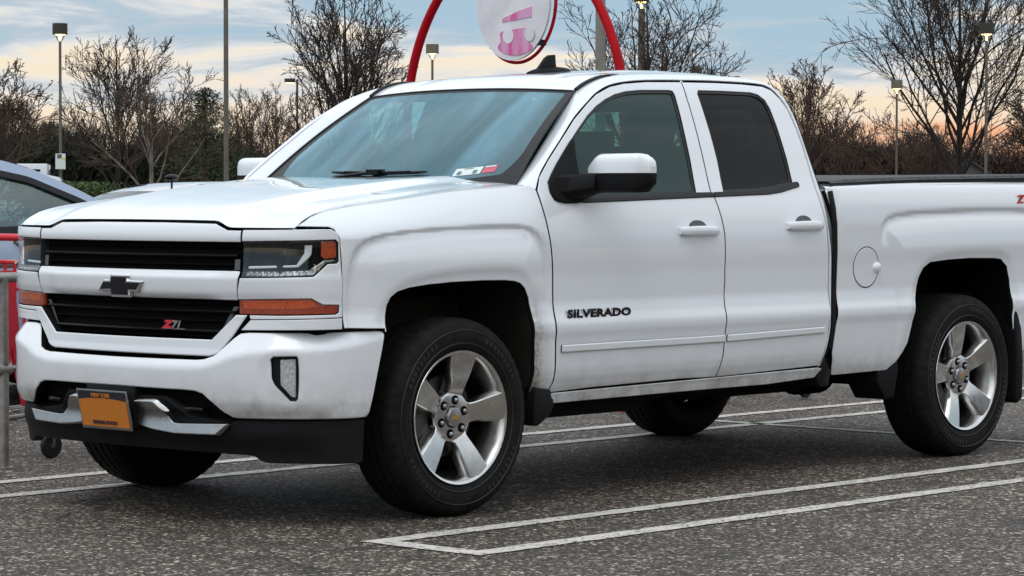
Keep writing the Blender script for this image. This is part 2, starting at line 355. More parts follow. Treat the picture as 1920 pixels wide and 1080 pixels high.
def panel(name,fn,out,outline,mat,parent,holes=(),grid=(.035,.025),depth=.02,r=.003,seg=None,sink=0.):
    seg=seg or min(grid); loops=[]
    for i,P in enumerate([outline]+list(holes)):
        P=resample(P,seg); ccw=area(P)>0
        if ccw!=(i==0): P=P[::-1]
        loops.append(P)
    inn=[offs(P,r) for P in loops]
    us=[p[0] for p in inn[0]];vs=[p[1] for p in inn[0]]
    gx=np.arange(min(us)+grid[0]*.37,max(us),grid[0]);gy=np.arange(min(vs)+grid[1]*.41,max(vs),grid[1])
    GX,GY=np.meshgrid(gx,gy);GX[1::2]+=grid[0]*.5;GX=GX.ravel();GY=GY.ravel()
    ok=inside(GX,GY,inn[0])
    for h in inn[1:]: ok&=~inside(GX,GY,h)
    for P in inn: ok&=segdist(GX,GY,list(P)+[P[0]])>min(grid)*.55
    pts=[];edges=[]
    for P in inn:
        n=len(pts); pts+=P; edges+=[(n+i,n+(i+1)%len(P)) for i in range(len(P))]
    nl=len(pts); pts+=list(zip(GX[ok].tolist(),GY[ok].tolist()))
    V,E,F,ov,oe,of=delaunay_2d_cdt([Vector(p) for p in pts],edges,[],0,1e-6)
    V=np.array([(p.x,p.y) for p in V]); F=[f for f in F]
    cx=np.array([V[list(f)].mean(0) for f in F]); keep=inside(cx[:,0],cx[:,1],inn[0])
    for h in inn[1:]: keep&=~inside(cx[:,0],cx[:,1],h)
    F=[f for f,k in zip(F,keep) if k]
    idx={}
    for i,o in enumerate(ov):
        for q in o: idx[q]=i
    A=np.stack(fn(V[:,0],V[:,1]),-1); N=fnormal(fn,V[:,0],V[:,1])
    kk=len(V)//2
    sgn=1. if (N@np.array(out,float)).mean()>0 else -1.; N=N*sgn
    A=A-N*sink
    verts=A.tolist();norms=N.tolist();faces=[];wall=[]
    Fa=np.array([tuple(f) for f in F]); fnn=np.cross(A[Fa[:,1]]-A[Fa[:,0]],A[Fa[:,2]]-A[Fa[:,0]]); flip=(fnn*N[Fa[:,0]]).sum()<0
    faces=[tuple(f[::-1]) if flip else tuple(f) for f in F]
    base=0
    for L,(P,Q) in enumerate(zip(loops,inn)):
        n=len(P); U=np.array(P); B=np.stack(fn(U[:,0],U[:,1]),-1); NB=fnormal(fn,U[:,0],U[:,1])*sgn
        I=np.array([idx[base+i] for i in range(n)]); base+=n
        C=A[I]; d=B-NB*sink-C; d/=np.linalg.norm(d,axis=1,keepdims=True)+1e-12
        s1=len(verts); verts+=(B-NB*(sink+r*.8)).tolist(); q=NB*.6+d*.8; norms+=(q/np.linalg.norm(q,axis=1,keepdims=True)).tolist()
        s2=len(verts); verts+=(B-NB*(sink+depth)).tolist(); norms+=d.tolist()
        for i in range(n):
            j=(i+1)%n
            for a,b,c,e in ((I[i],I[j],s1+j,s1+i),(s1+i,s1+j,s2+j,s2+i)):
                q=(int(a),int(b),int(c),int(e)); vv=[np.array(verts[t]) for t in q]
                nn=np.cross(vv[2]-vv[0],vv[3]-vv[1]); mm=np.array(norms[q[0]])+np.array(norms[q[2]])
                faces.append(q if nn@mm>0 else q[::-1])
                if a==s1+i: wall.append(len(faces)-1)
    me=bpy.data.meshes.new(name); me.from_pydata(verts,[],faces)
    me.polygons.foreach_set('use_smooth',[True]*len(me.polygons)); me.update()
    dark=mat in ('white paint','silver blue paint')
    if dark:
        for i in wall: me.polygons[i].material_index=1  # inner edge walls coloured black to paint the shade inside panel gaps
    me.normals_split_custom_set_from_vertices(norms)
    return link_obj(name,me,[mat,'void black'] if dark else mat,parent)
def offfn(fn,d,out):
    def g(u,v):
        P=np.stack(fn(u,v),-1); u=np.asarray(u,float)+0*np.asarray(v,float); v=np.asarray(v,float)+0*u
        N=fnormal(fn,u,v); s=1. if (N@np.array(out,float)).mean()>0 else -1.
        P=P-N*s*d; return P[...,0],P[...,1],P[...,2]
    return g
def text(name,body,size,mat,parent,loc,rot,extrude=.002,shear=0,offset=0,sx=1,spacing=1):
    c=bpy.data.curves.new(name,'FONT'); c.body=body; c.size=size; c.extrude=extrude; c.shear=shear; c.offset=offset; c.space_character=spacing; c.align_x='LEFT'; c.resolution_u=3
    o=bpy.data.objects.new(name,c); COL.objects.link(o); bpy.context.view_layer.update()
    me=bpy.data.meshes.new_from_object(o.evaluated_get(bpy.context.evaluated_depsgraph_get())); bpy.data.objects.remove(o); me.name=name
    me.materials.clear(); q=link_obj(name,me,mat,parent); q.location=loc; q.rotation_euler=rot; q.scale=(sx,1,1)
    return q
def copy_tree(o,parent=None,fn=None):
    c=o.copy(); COL.objects.link(c)
    if parent is not None: c.parent=parent; c.matrix_parent_inverse=Matrix()
    for ch in [x for x in KIDS.get(o.name,[])]: copy_tree(ch,c)
    return c
KIDS={}
def index_children():
    KIDS.clear()
    for o in bpy.data.objects:
        if o.parent: KIDS.setdefault(o.parent.name,[]).append(o)
# ---------- truck surface functions (truck frame: x back from front axle, y right side +, z up) ----------
def interp1(x, pts):
    xs=[p[0] for p in pts]; ys=[p[1] for p in pts]
    return pchip(np.asarray(x,float),np.array(xs,float),np.array(ys,float))
def pchip(x,X,Y):
    h=np.diff(X); d=np.diff(Y)/h; m=np.zeros(len(X))
    for i in range(1,len(X)-1):
        if d[i-1]*d[i]>0:
            w1=2*h[i]+h[i-1]; w2=h[i]+2*h[i-1]; m[i]=(w1+w2)/(w1/d[i-1]+w2/d[i])
    m[0]=d[0]; m[-1]=d[-1]
    x=np.clip(x,X[0],X[-1]); k=np.clip(np.searchsorted(X,x)-1,0,len(X)-2)
    t=(x-X[k])/h[k]
    return (2*t**3-3*t**2+1)*Y[k]+(t**3-2*t**2+t)*h[k]*m[k]+(-2*t**3+3*t**2)*Y[k+1]+(t**3-t**2)*h[k]*m[k+1]
def sstep(a,b,x):
    t=np.clip((np.asarray(x,float)-a)/(b-a),0,1); return t*t*(3-2*t)
BASE=[(.36,.90),(.42,.938),(.46,.950),(.49,.964),(.53,.980),(.57,.988),(.62,.991),(.69,.996),(.735,1.004),(.755,1.003),(.80,.992),(.86,.984),(.95,.984),(1.03,.987),(1.10,.985),(1.17,.977),(1.23,.965),(1.27,.953),(1.30,.942),(1.76,.772),(1.80,.748),(1.86,.69)]
ARCHF=[(-.46,.60),(-.44,.72),(-.41,.82),(-.35,.885),(-.25,.915),(-.1,.935),(.1,.948),(.3,.948),(.37,.925),(.415,.86),(.44,.74),(.45,.60),(.45,.45)]
ARCHR=[(3.10,.45),(3.14,.56),(3.19,.70),(3.23,.84),(3.28,.91),(3.36,.945),(3.55,.965),(3.9,.968),(3.98,.95),(4.03,.88),(4.05,.76),(4.06,.60),(4.08,.45)]
CRF=[(-.62,.40),(-.62,.80),(-.61,1.0),(-.58,1.085),(-.50,1.140),(-.26,1.162),(.04,1.174),(.33,1.178),(.44,1.170),(.505,1.125),(.545,1.03),(.568,.90),(.585,.7),(.60,.40)]
CRR=[(2.96,.40),(2.965,.75),(2.94,.95),(2.915,1.08),(2.925,1.15),(2.97,1.198),(3.133,1.219),(3.6,1.231),(4.08,1.234),(4.25,1.225),(4.34,1.17),(4.38,1.0),(4.40,.75),(4.40,.40)]
def smooth_(P,n=3):
    for _ in range(n):
        Q=[P[0]]
        for a,b in zip(P,P[1:]): Q+=[(a[0]*.75+b[0]*.25,a[1]*.75+b[1]*.25),(a[0]*.25+b[0]*.75,a[1]*.25+b[1]*.75)]
        P=Q+[P[-1]]
    return P
ARF,ARR,CF,CR=[smooth_(p,2) for p in (ARCHF,ARCHR,CRF,CRR)]
def inpoly(x,z,P):
    c=np.zeros(np.broadcast(x,z).shape,bool)
    for i in range(len(P)):
        x0,z0=P[i];x1,z1=P[(i+1)%len(P)]
        if z0==z1: continue
        c^=((z0>z)!=(z1>z))&(x<(x1-x0)*(z-z0)/(z1-z0)+x0)
    return c
CA=[(-9,0),(-.02,0),(.0,-.0015),(.018,-.0135),(.030,-.0130),(.065,-.003),(.12,.008),(.19,.014),(9,.014)]
LB=[(-9,-.012),(0,-.011),(.03,-.008),(.055,-.002),(.075,0),(9,0)]
def segdist(x,z,P):
    x=np.asarray(x,float);z=np.asarray(z,float);best=np.full(np.broadcast(x,z).shape,9.)
    for (x0,z0),(x1,z1) in zip(P,P[1:]):
        dx,dz=x1-x0,z1-z0; t=np.clip(((x-x0)*dx+(z-z0)*dz)/(dx*dx+dz*dz),0,1)
        best=np.minimum(best,np.hypot(x-x0-t*dx,z-z0-t*dz))
    return best
ZR=[(-.9,1.15),(-.79,1.168),(-.72,1.205),(-.66,1.228),(-.245,1.281),(.14,1.322),(.45,1.338),(.6,1.34)]
NPX=[(-.905,0.70),(-.818,.78),(-.788,.85),(-.748,.91),(-.705,.945),(-.655,.965),(-.60,.976),(-.52,.985),(-.44,.99),(-.3,.99)]
def ridge_y(x): return interp1(x,[(-.9,.80),(-.79,.855),(-.66,.852),(-.4,.865),(0,.875),(.4,.885),(.6,.90)])
def ys(x,z):
    x=np.asarray(x,float);z=np.asarray(z,float)
    y=interp1(z,BASE)
    # bed: straight wall above shoulder, no tumblehome
    yb=interp1(z,[(.36,.90),(.42,.945),(.46,.968),(.50,.980),(.56,.987),(.62,.991),(.69,.996),(.735,1.004),(.755,1.003),(.80,.992),(.86,.985),(.95,.986),(1.05,.992),(1.15,.992),(1.24,.985),(1.30,.972),(1.34,.955),(1.37,.92)])
    wb=sstep(2.55,2.62,x); y=y*(1-wb)+yb*wb
    # front fender top: rolls in to the ridge under the hood edge
    zr=interp1(x,ZR); t=np.clip((z-1.12)/(zr-1.12),0,1.15)
    yn=interp1(x,NPX)
    yf=yn-.005-(yn-.005-ridge_y(x))*t**1.7
    wf=(1-sstep(.38,.56,x))*sstep(1.08,1.14,z); y=y*(1-wf)+yf*wf
    # flares
    fr=x<2
    for ar,cr,msk in ((ARF,CF,fr),(ARR,CR,~fr)):
        if not np.any(msk): continue
        dc=segdist(x,z,cr); dc=np.where(inpoly(x,z,cr),dc,-dc); da=segdist(x,z,ar)
        lo=sstep(1.04,1.16,z) if cr is CR else sstep(.5,.80,z)*1.
        o=interp1(dc,CA); o=np.where(o<0,o*lo,o)+interp1(da,LB)*np.where(dc>0,1,0)
        if cr is CF: o=o*(1-sstep(.53,.578,x)*.8)*sstep(-.66,-.60,x)
        y=y+np.where(msk,o,0)
    y=y-(.99-yn)*(1-wf)
    return y
def side(u,v,sg=-1): return np.array([u,sg*ys(u,v),v])
# nose plan curve: s = arc from centre
NP=[(0,-.905),(.15,-.901),(.3,-.890),(.45,-.873),(.6,-.855),(.7,-.838),(.78,-.818),(.85,-.788),(.91,-.748),(.945,-.705),(.965,-.655),(.976,-.60),(.985,-.52),(.99,-.44)]
_ny=np.array([p[0] for p in NP]);_nx=np.array([p[1] for p in NP])
_ns=np.concatenate([[0],np.cumsum(np.hypot(np.diff(_nx),np.diff(_ny)))])
def nplan(s):
    a=np.abs(s); y=pchip(a,_ns,_ny); x=pchip(a,_ns,_nx)
    y2=pchip(a+.01,_ns,_ny)-pchip(np.maximum(a-.01,0),_ns,_ny); x2=pchip(a+.01,_ns,_nx)-pchip(np.maximum(a-.01,0),_ns,_nx)
    L=np.hypot(x2,y2); return x,y,-y2/L,x2/L   # outward normal: (-ty, tx)
NOFF=[(.60,-.02),(.66,0.012),(.70,.004),(.88,-.002),(.92,.010),(.97,.014),(1.0,.002),(1.10,-.004),(1.13,.0),(1.165,-.008),(1.20,-.03),(1.24,-.06)]
def nose(s,z,off=0.):
    s=np.asarray(s,float);z=np.asarray(z,float)
    x,y,nx,ny=nplan(s); o=interp1(z,NOFF)*(1-.75*sstep(.72,1.0,np.abs(s)))+off
    return np.array([x+nx*o,np.sign(s)*(y+ny*o),z+0*s])
# bumper plan
BP=[(0,-.992),(.2,-.985),(.4,-.965),(.55,-.940),(.68,-.905),(.78,-.860),(.86,-.800),(.93,-.715),(.97,-.63),(.99,-.54),(.998,-.43),(.998,-.30)]
_by=np.array([p[0] for p in BP]);_bx=np.array([p[1] for p in BP])
_bs=np.concatenate([[0],np.cumsum(np.hypot(np.diff(_bx),np.diff(_by)))])
BOFF=[(.30,-.02),(.34,-.02),(.42,-.03),(.46,-.012),(.50,.0),(.60,.004),(.70,.004),(.82,.004)]
def bump(s,z,off=0.):
    s=np.asarray(s,float);z=np.asarray(z,float);a=np.abs(s)
    y=pchip(a,_bs,_by); x=pchip(a,_bs,_bx)
    y2=pchip(a+.01,_bs,_by)-pchip(np.maximum(a-.01,0),_bs,_by); x2=pchip(a+.01,_bs,_bx)-pchip(np.maximum(a-.01,0),_bs,_bx)
    L=np.hypot(x2,y2); k=1-.75*sstep(.8,1.15,a)
    o=interp1(z,BOFF)*k+off
    return np.array([x-y2/L*o,np.sign(s)*(y+x2/L*o),z+0*s])
def hood_front(y):
    "front edge of the hood: x and z"
    a=np.abs(y); z=interp1(a,[(0,1.199),(.47,1.196),(.49,1.193),(.555,1.172),(.575,1.1695),(.80,1.1695),(1,1.171)])
    s=pchip(a,_ny,_ns); return nose(s,z)[0],z
def hood(x,y):
    x=np.asarray(x,float);y=np.asarray(y,float);a=np.abs(y)
    zr=interp1(x,ZR); yr=ridge_y(x)
    zc=interp1(x,[(-.9,1.205),(-.8,1.232),(-.6,1.272),(-.4,1.303),(-.2,1.328),(0,1.348),(.2,1.366),(.45,1.380)])
    wd=interp1(x,[(-.9,.46),(.45,.50)])
    g=1-sstep(0,1,np.clip((a-wd)/.16,0,1))*.55-np.clip((a-wd-.03)/(yr-wd-.03),0,1)**1.5*.45
    z=zr+(zc-zr)*g
    z=z-.002*(1-sstep(.15,.42,a))      # slight centre valley between the dome shoulders
    xf,ze=hood_front(y); u=np.maximum(x-xf,0)
    k=1-np.exp(-u/.035)
    return np.array([x,y,ze+(z-ze)*k])
# ======================= THE PICKUP =======================
truck=empty('pickup_truck',(0,0,0),label='white four door pickup truck with orange licence plate parked across the foreground',cat='pickup truck')
SL=lambda sg:(lambda u,v:(np.asarray(u,float),sg*ys(u,v),np.asarray(v,float)+0*np.asarray(u,float)))
NS=lambda sg,o=0.:(lambda s,z:tuple(nose(sg*np.asarray(s,float),z,o)))
BS=lambda sg,o=0.:(lambda s,z:tuple(bump(sg*np.asarray(s,float),z,o)))
doorgap=[(0.525,1.32),(0.564,1.376),(0.642,1.444),(0.756,1.531),(0.88,1.625),(1.0,1.697),(1.078,1.738),(1.187,1.774),(1.29,1.791),(1.454,1.804),(1.725,1.812),(1.962,1.816),(2.158,1.815),(2.305,1.809),(2.358,1.793),(2.40,1.753),(2.429,1.699),(2.449,1.606),(2.460,1.528),(2.465,1.461),(2.472,1.344),(2.481,1.254),(2.495,1.154),(2.508,0.962),(2.503,0.739),(2.490,0.614),(2.450,0.498)]
fengap=[(0.525,1.32),(0.533,1.249),(0.550,1.14),(0.560,1.08),(0.572,0.969),(0.574,0.747),(0.581,0.663),(0.584,0.60),(0.584,0.515),(0.572,0.469)]
bgap=[(1.712,1.811),(1.70,1.735),(1.696,1.615),(1.691,1.454),(1.682,1.31),(1.700,1.279),(1.718,1.191),(1.728,1.12),(1.728,0.912),(1.718,0.803),(1.718,0.674),(1.711,0.585),(1.691,0.483)]
win1=[(.618,1.276),(.606,1.347),(.634,1.376),(.685,1.422),(.757,1.479),(.828,1.534),(.89,1.580),(.971,1.636),(1.048,1.679),(1.124,1.711),(1.20,1.735),(1.285,1.751),(1.392,1.760),(1.590,1.765),(1.614,1.762),(1.622,1.746),(1.616,1.685),(1.606,1.584),(1.597,1.453),(1.578,1.308),(1.182,1.294)]
win2=[(1.775,1.312),(1.790,1.455),(1.790,1.568),(1.788,1.667),(1.789,1.755),(1.805,1.770),(1.99,1.772),(2.189,1.771),(2.24,1.762),(2.277,1.738),(2.293,1.701),(2.303,1.616),(2.312,1.46),(2.307,1.353),(2.178,1.333),(2.036,1.32)]
archF=[(-.433,.760),(-.425,.82),(-.413,.864),(-.394,.894),(-.354,.916),(-.287,.930),(-.18,.940),(-.042,.947),(.135,.950),(.276,.948),(.333,.943),(.368,.933),(.395,.913),(.419,.873),(.435,.80),(.440,.745),(.450,.671),(.455,.573),(.453,.475)]
archR=[(3.0,.455),(3.055,.49),(3.10,.53),(3.141,.582),(3.167,.664),(3.192,.78),(3.232,.895),(3.268,.941),(3.33,.969),(3.487,.979),(3.677,.984),(3.898,.980),(3.962,.974),(4.016,.938),(4.044,.867),(4.050,.789),(4.058,.681),(4.085,.56),(4.11,.50)]
bedfront=[(2.545,1.322),(2.552,1.236),(2.562,1.161),(2.572,1.036),(2.572,.861),(2.556,.70),(2.535,.56),(2.540,.448)]
cabrear=[(2.505,1.294),(2.516,1.224),(2.526,1.137),(2.537,1.0),(2.537,.862),(2.525,.70),(2.500,.56),(2.47,.47)]
GAP=.0034
fnote={}
for sg,side_name in ((-1,'L'),(1,'R')):
    F=SL(sg); out=(0,sg,.05)
    # front fender
    lo=[(-.770,1.1765),(-.735,1.1760),(-.665,1.1745),(-.648,1.166),(-.641,1.13),(-.635,1.04),(-.631,.93),(-.630,.782),(-.434,.775)]
    up=[(x,float(interp1(x,ZR))-.002) for x in (.50,.3,.1,-.1,-.3,-.45,-.6,-.655,-.70,-.75)]
    fen=[(.453,.475)]+archF[::-1][1:]
    fen=list(reversed(archF))   # rear bottom -> front
    P=fen+[(-.436,.760)]+lo[::-1][0:]+up[::-1]+[(.522,1.318)]+[(x-GAP-.001,z) for x,z in fengap[1:]]+[(.556,.455)]
    f=panel('fender',F,out,P,'white paint',truck,grid=(.016,.010),depth=.022,r=.003)
    # doors
    d1=[(x+GAP,z) for x,z in fengap]+[(.852,.478),(1.439,.487)]+[(x-GAP,z) for x,z in bgap[::-1]]+[(x,z-.004) for x,z in doorgap[10:0:-1]]
    d1[0]=(.531,1.316)
    P=[(x,z-.0) for x,z in d1]
    w1=offs([tuple(p) for p in (win1 if area(win1)>0 else win1[::-1])],-.002)
    door=panel('door',F,out,P,'white paint',truck,holes=[w1],grid=(.03,.018),depth=.03)
    panel('door_trim',offfn(F,.05,out),out,P,'interior grey',door,holes=[offs(w1,-.02)],grid=(.12,.06),depth=.01)
    G=offfn(F,.012,out); wi=w1
    panel('window_seal',offfn(F,.006,out),out,offs(wi,-.001),'seal rubber',door,holes=[offs(wi,.013)],grid=(.03,.03),depth=.012,r=.002)
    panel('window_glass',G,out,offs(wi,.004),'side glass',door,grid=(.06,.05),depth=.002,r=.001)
    panel('window_sill_trim',offfn(F,-.006,out),out,fillet([(.79,1.262),(1.470,1.281),(1.690,1.287),(1.690,1.309),(1.574,1.308),(1.478,1.303),(.79,1.282)],.004),'rubber trim',door,grid=(.05,.01),depth=.012,r=.004)
    panel('side_moulding',offfn(F,-.011,out),out,fillet([(.611,.638),(1.709,.641),(1.709,.673),(.611,.669)],.004),'white paint',door,grid=(.05,.01),depth=.014,r=.006)
    d2=[(x+GAP,z) for x,z in bgap]+[(2.052,.491),(2.45,.501)]+[(x-GAP,z-.001) for x,z in doorgap[26:10:-1]]
    P=[(x,z-(.004 if z>1.7 else 0)) for x,z in d2]
    w2=offs([tuple(p) for p in (win2 if area(win2)>0 else win2[::-1])],-.002)
    door2=panel('door',F,out,P,'white paint',truck,holes=[w2],grid=(.03,.018),depth=.03)
    panel('door_trim',offfn(F,.05,out),out,P,'interior grey',door2,holes=[offs(w2,-.02)],grid=(.12,.06),depth=.01)
    panel('window_seal',offfn(F,.006,out),out,offs(w2,-.001),'seal rubber',door2,holes=[offs(w2,.012)],grid=(.03,.03),depth=.012,r=.002)
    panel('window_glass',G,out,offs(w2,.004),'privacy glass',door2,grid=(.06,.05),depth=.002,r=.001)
    panel('window_sill_trim',offfn(F,-.006,out),out,fillet([(1.695,1.287),(2.093,1.298),(2.20,1.308),(2.345,1.334),(2.352,1.345),(2.345,1.358),(2.32,1.358),(2.178,1.333),(2.036,1.320),(1.695,1.309)],.006),'rubber trim',door2,grid=(.05,.01),depth=.012,r=.004)
    panel('side_moulding',offfn(F,-.011,out),out,fillet([(1.726,.641),(2.456,.655),(2.456,.685),(1.726,.673)],.004),'white paint',door2,grid=(.05,.01),depth=.014,r=.006)
    # handles
    for dd,(x0,zc) in ((door,(1.402,1.140)),(door2,(2.185,1.157))):
        cx=x0+.136
        cup=[(cx+.062*math.cos(a),zc+.016+.030*math.sin(a)) for a in np.linspace(0,2*math.pi,24,endpoint=False)]
        panel('handle_recess',offfn(F,-.0012,out),out,cup,'grey plastic',dd,grid=(.02,.02),depth=.004,r=.001)
        m=MB(); n=13; y0=float(ys(cx,zc))
        rows=[]
        for i in range(n):
            t=i/(n-1); x=x0+.272*t; e=math.sin(math.pi*min(1,max(0,t)))**.30 if 0<t<1 else .25
            hh=.0215*(.55+.45*e); dep=.036*e+.004; zz=zc-.002+.002*math.sin(math.pi*t)
            yy=float(ys(x,zc)); ring=[]
            for a in np.linspace(0,2*math.pi,14,endpoint=False):
                ca,sa=math.cos(a),math.sin(a); ca=math.copysign(abs(ca)**.7,ca); sa=math.copysign(abs(sa)**.7,sa)
                ring.append((x,sg*(yy+dep*.62+ca*.014*(.4+.6*e)),zz+sa*hh))
            rows.append(ring+[ring[0]])
        m.grid(rows); m.add(rows[0][:-1],[tuple(range(14))]); m.add(rows[-1][:-1],[tuple(range(14))])
        for xx in (x0+.03,x0+.242): m.box((xx,sg*(float(ys(xx,zc))+.008),zc-.003),(.03,.03,.018))
        m.build('door_handle','clean white paint',dd,angle=50)
    # rocker below the doors
    panel('rocker_panel',offfn(F,-.008,out),out,[(.560,.462),(.60,.4685),(1.439,.480),(2.44,.494),(2.475,.487),(2.44,.446),(2.085,.432),(1.437,.430),(.64,.424),(.575,.426)],'white paint',truck,grid=(.05,.012),depth=.04,r=.004)
    panel('sill_underside',offfn(F,.05,out),out,[(.50,.44),(2.50,.47),(2.50,.41),(2.40,.385),(1.5,.375),(1.25,.352),(.60,.352),(.50,.38)],'void black',truck,grid=(.1,.03),depth=.05)
    # bed side
    top=[(4.845,1.372),(4.6,1.368),(4.234,1.362),(3.182,1.345),(2.60,1.328)]
    rear=[(4.11,.50),(4.35,.515),(4.60,.54),(4.78,.57),(4.845,.60),(4.845,1.372)]
    P=[(2.575,.450)]+archR+rear+top[1:]+[(2.56,1.326)]+bedfront[:-1]
    bed=panel('bed_side',F,out,P,'white paint',truck,grid=(.018,.012),depth=.025)
    # roll over of the bed rail
    g=[]
    for x in np.linspace(2.55,4.84,40):
        zt=float(interp1(x,[(2.55,1.326),(3.182,1.345),(4.234,1.362),(4.845,1.372)])); y0=float(ys(x,zt))
        g.append([(x,sg*(y0-o),zt+h) for o,h in ((0.0005,-.002),(.004,.005),(.012,.010),(.03,.012),(.06,.012))])
    MB().grid(g).build('bed_rail_cap','rubber trim' if 0 else 'white paint',bed,angle=80)
    fd=[(2.800+.100*math.cos(a),.9545+.094*math.sin(a)) for a in np.linspace(0,2*math.pi,48,endpoint=False)]
    if sg<0:
        panel('fuel_door_gap',offfn(F,-.0006,out),out,[(2.800+.1055*math.cos(a),.9545+.0995*math.sin(a)) for a in np.linspace(0,2*math.pi,48,endpoint=False)],'satin black',bed,grid=(.04,.04),depth=.003,r=.001)
        fdo=panel('fuel_door',offfn(F,-.0022,out),out,fd,'clean white paint',bed,grid=(.03,.02),depth=.003,r=.002)
        b=MB(); yy=float(ys(2.885,.953)); rows=[]
        for t in np.linspace(0,math.pi/2,7):
            rows.append([(2.885+.030*math.cos(t)*math.cos(a),-(yy+.002+.018*math.sin(t)),.9525+.026*math.cos(t)*math.sin(a)) for a in np.linspace(0,2*math.pi,17)])
        b.grid(rows).build('fuel_door_bump','clean white paint',bed,angle=80)
        text('badge','Z',.058,'red badge',bed,(4.118,-(float(ys(4.15,1.28))+.004),1.257),(R(90),0,0),.003,.25,.002,1.5)
        text('badge','71',.058,'dark badge',bed,(4.185,-(float(ys(4.2,1.28))+.004),1.257),(R(90),0,0),.003,.25,.002,1.2)
        # raised door lettering
        yb=float(ys(.86,.80))
        for bx,body,off_,mt,ex in ((0,'SILVERADO',.0024,'chrome',.0022),(0,'SILVERADO',.0014,'dark badge',.0036)):
            t_=text('door_badge',body,.046,mt,door,(.646,-(yb+.0045),.783 if mt=='chrome' else .7815),(R(90),0,R(.3)),ex,0,off_,1.70,1.04)
    # black gap backing behind doors and fenders
    panel('jamb',offfn(F,.028,out),out,[(.50,.46),(2.52,.49),(2.55,.86),(2.535,1.14),(2.50,1.30),(.52,1.30),(.50,1.25),(.52,.9)],'void black',truck,grid=(.10,.05),depth=.01,r=.001)
    # pillar and roof-rail strip around the door opening
    def G3(p): return (p[0],float(ys(*p)),p[1])
    gp=[(0.523,1.322),(0.561,1.378),(0.640,1.447),(0.754,1.534),(0.878,1.628),(1.0,1.700),(1.078,1.741),(1.187,1.7775),(1.29,1.794),(1.454,1.807),(1.725,1.815),(1.962,1.819),(2.158,1.818),(2.307,1.812),(2.361,1.796),(2.403,1.755),(2.432,1.700),(2.452,1.607),(2.463,1.529),(2.468,1.462),(2.475,1.344),(2.484,1.254),(2.498,1.154),(2.511,1.0),(2.511,.862),(2.503,.70),(2.482,.58),(2.455,.50)]
    op=[(.52,.800,1.322),(.585,.785,1.362),(.68,.762,1.428),(.80,.728,1.517),(.93,.687,1.612),(1.04,.653,1.698),(1.107,.640,1.752),(1.20,.645,1.797),(1.30,.645,1.822),(1.45,.645,1.836),(1.725,.645,1.846),(1.962,.645,1.848),(2.158,.645,1.846),(2.33,.65,1.836),(2.40,.66,1.824),(2.448,.68,1.80),(2.468,.725,1.752),(2.487,.775,1.665),(2.497,.815,1.565),(2.506,.86,1.469),(2.516,.905,1.36),(2.520,.942,1.27),(2.526,.962,1.15),(2.537,.975,1.0),(2.537,.975,.862),(2.525,.975,.70),(2.50,.968,.58),(2.475,.955,.50)]
    K=len(gp); Gc=np.array([G3(q) for q in gp]); Oc=np.array(op); tt=np.arange(K,dtype=float); T=np.linspace(0,K-1,(K-1)*3+1)
    Gc=np.stack([pchip(T,tt,Gc[:,i]) for i in range(3)],-1); Oc=np.stack([pchip(T,tt,Oc[:,i]) for i in range(3)],-1)
    rows=[]
    for i,t in enumerate(T):
        g0=Gc[i];o0=Oc[i]; row=[]
        w=float(interp1(t,[(0,.006),(4,.014),(7,.010),(10,.012),(14,.014),(17,.012),(20,.006),(27,.004)]))
        nrm=np.array([-.25 if t<6 else (.25 if t>14 else 0),.75,.55 if t<19 else 0.]); nrm/=np.linalg.norm(nrm)
        row.append(g0-np.array([0,.025,0]))
        for b in (0,.04,.2,.4,.6,.8,1):
            q=g0+(o0-g0)*b+nrm*w*math.sin(math.pi*min(b+.02,1))**.7*(0 if b in(0,1) else 1)
            if b==0: q=q-np.array([0,.002,0])
            row.append(q)
        q=row[-1].copy(); row.append(q+np.array([.02 if t>14 else 0.0,-.02,-.012 if t<15 else 0.]))
        rows.append([(p[0],sg*p[1],p[2]) for p in row])
    MB().grid(rows).build('cab_pillar_frame','white paint',truck,angle=60)
    # ditch strip between roof and rail
    i0,i1=[int(np.searchsorted(T,q)) for q in (6.0,8.9)]
    L=[(Oc[i][0],sg*(Oc[i][1]-.001),Oc[i][2]+.004) for i in range(i0,i1)]
    rad=[.011*(1-(k/(len(L)-1))**2)+.001 for k in range(len(L))]
    MB().tube(L,rad,6).build('roof_ditch_trim','satin black',truck)
# ---- roof ----
def Oz(x): return interp1(x,[(1.04,1.70),(1.107,1.752),(1.2,1.797),(1.3,1.822),(1.45,1.836),(1.725,1.846),(1.962,1.848),(2.158,1.846),(2.33,1.836),(2.40,1.822),(2.45,1.798)])
def Zc(x): return interp1(x,[(1.05,1.771),(1.12,1.800),(1.2,1.820),(1.31,1.842),(1.45,1.855),(1.6,1.866),(1.85,1.883),(2.1,1.888),(2.3,1.873),(2.40,1.850),(2.45,1.80)])
def roofp(a,b,dz=0):
    y=b*.645; xf=1.052+.055*abs(b)**2.2; x=xf+(2.45-xf)*a; ab=abs(b)
    ze=float(Oz(x)); zc=float(Zc(x)); z=ze+(zc-ze)*(1-ab**2.4)
    z-=.006*math.exp(-((ab-.62)/.07)**2)*min(1,a*6)*min(1,(1-a)*8)   # pressed grooves
    return (x,y,z+dz)
A=np.concatenate([np.linspace(0,.2,12),np.linspace(.22,.85,26),np.linspace(.87,1,10)])
rg=[[roofp(a,b) for b in np.linspace(-1,1,61)] for a in A]
MB().grid(rg).build('roof','white paint',truck,angle=70)
MB().grid([[(p[0],p[1]*.97,p[2]-.035) for p in r] for r in rg]).build('headliner','headliner',truck)
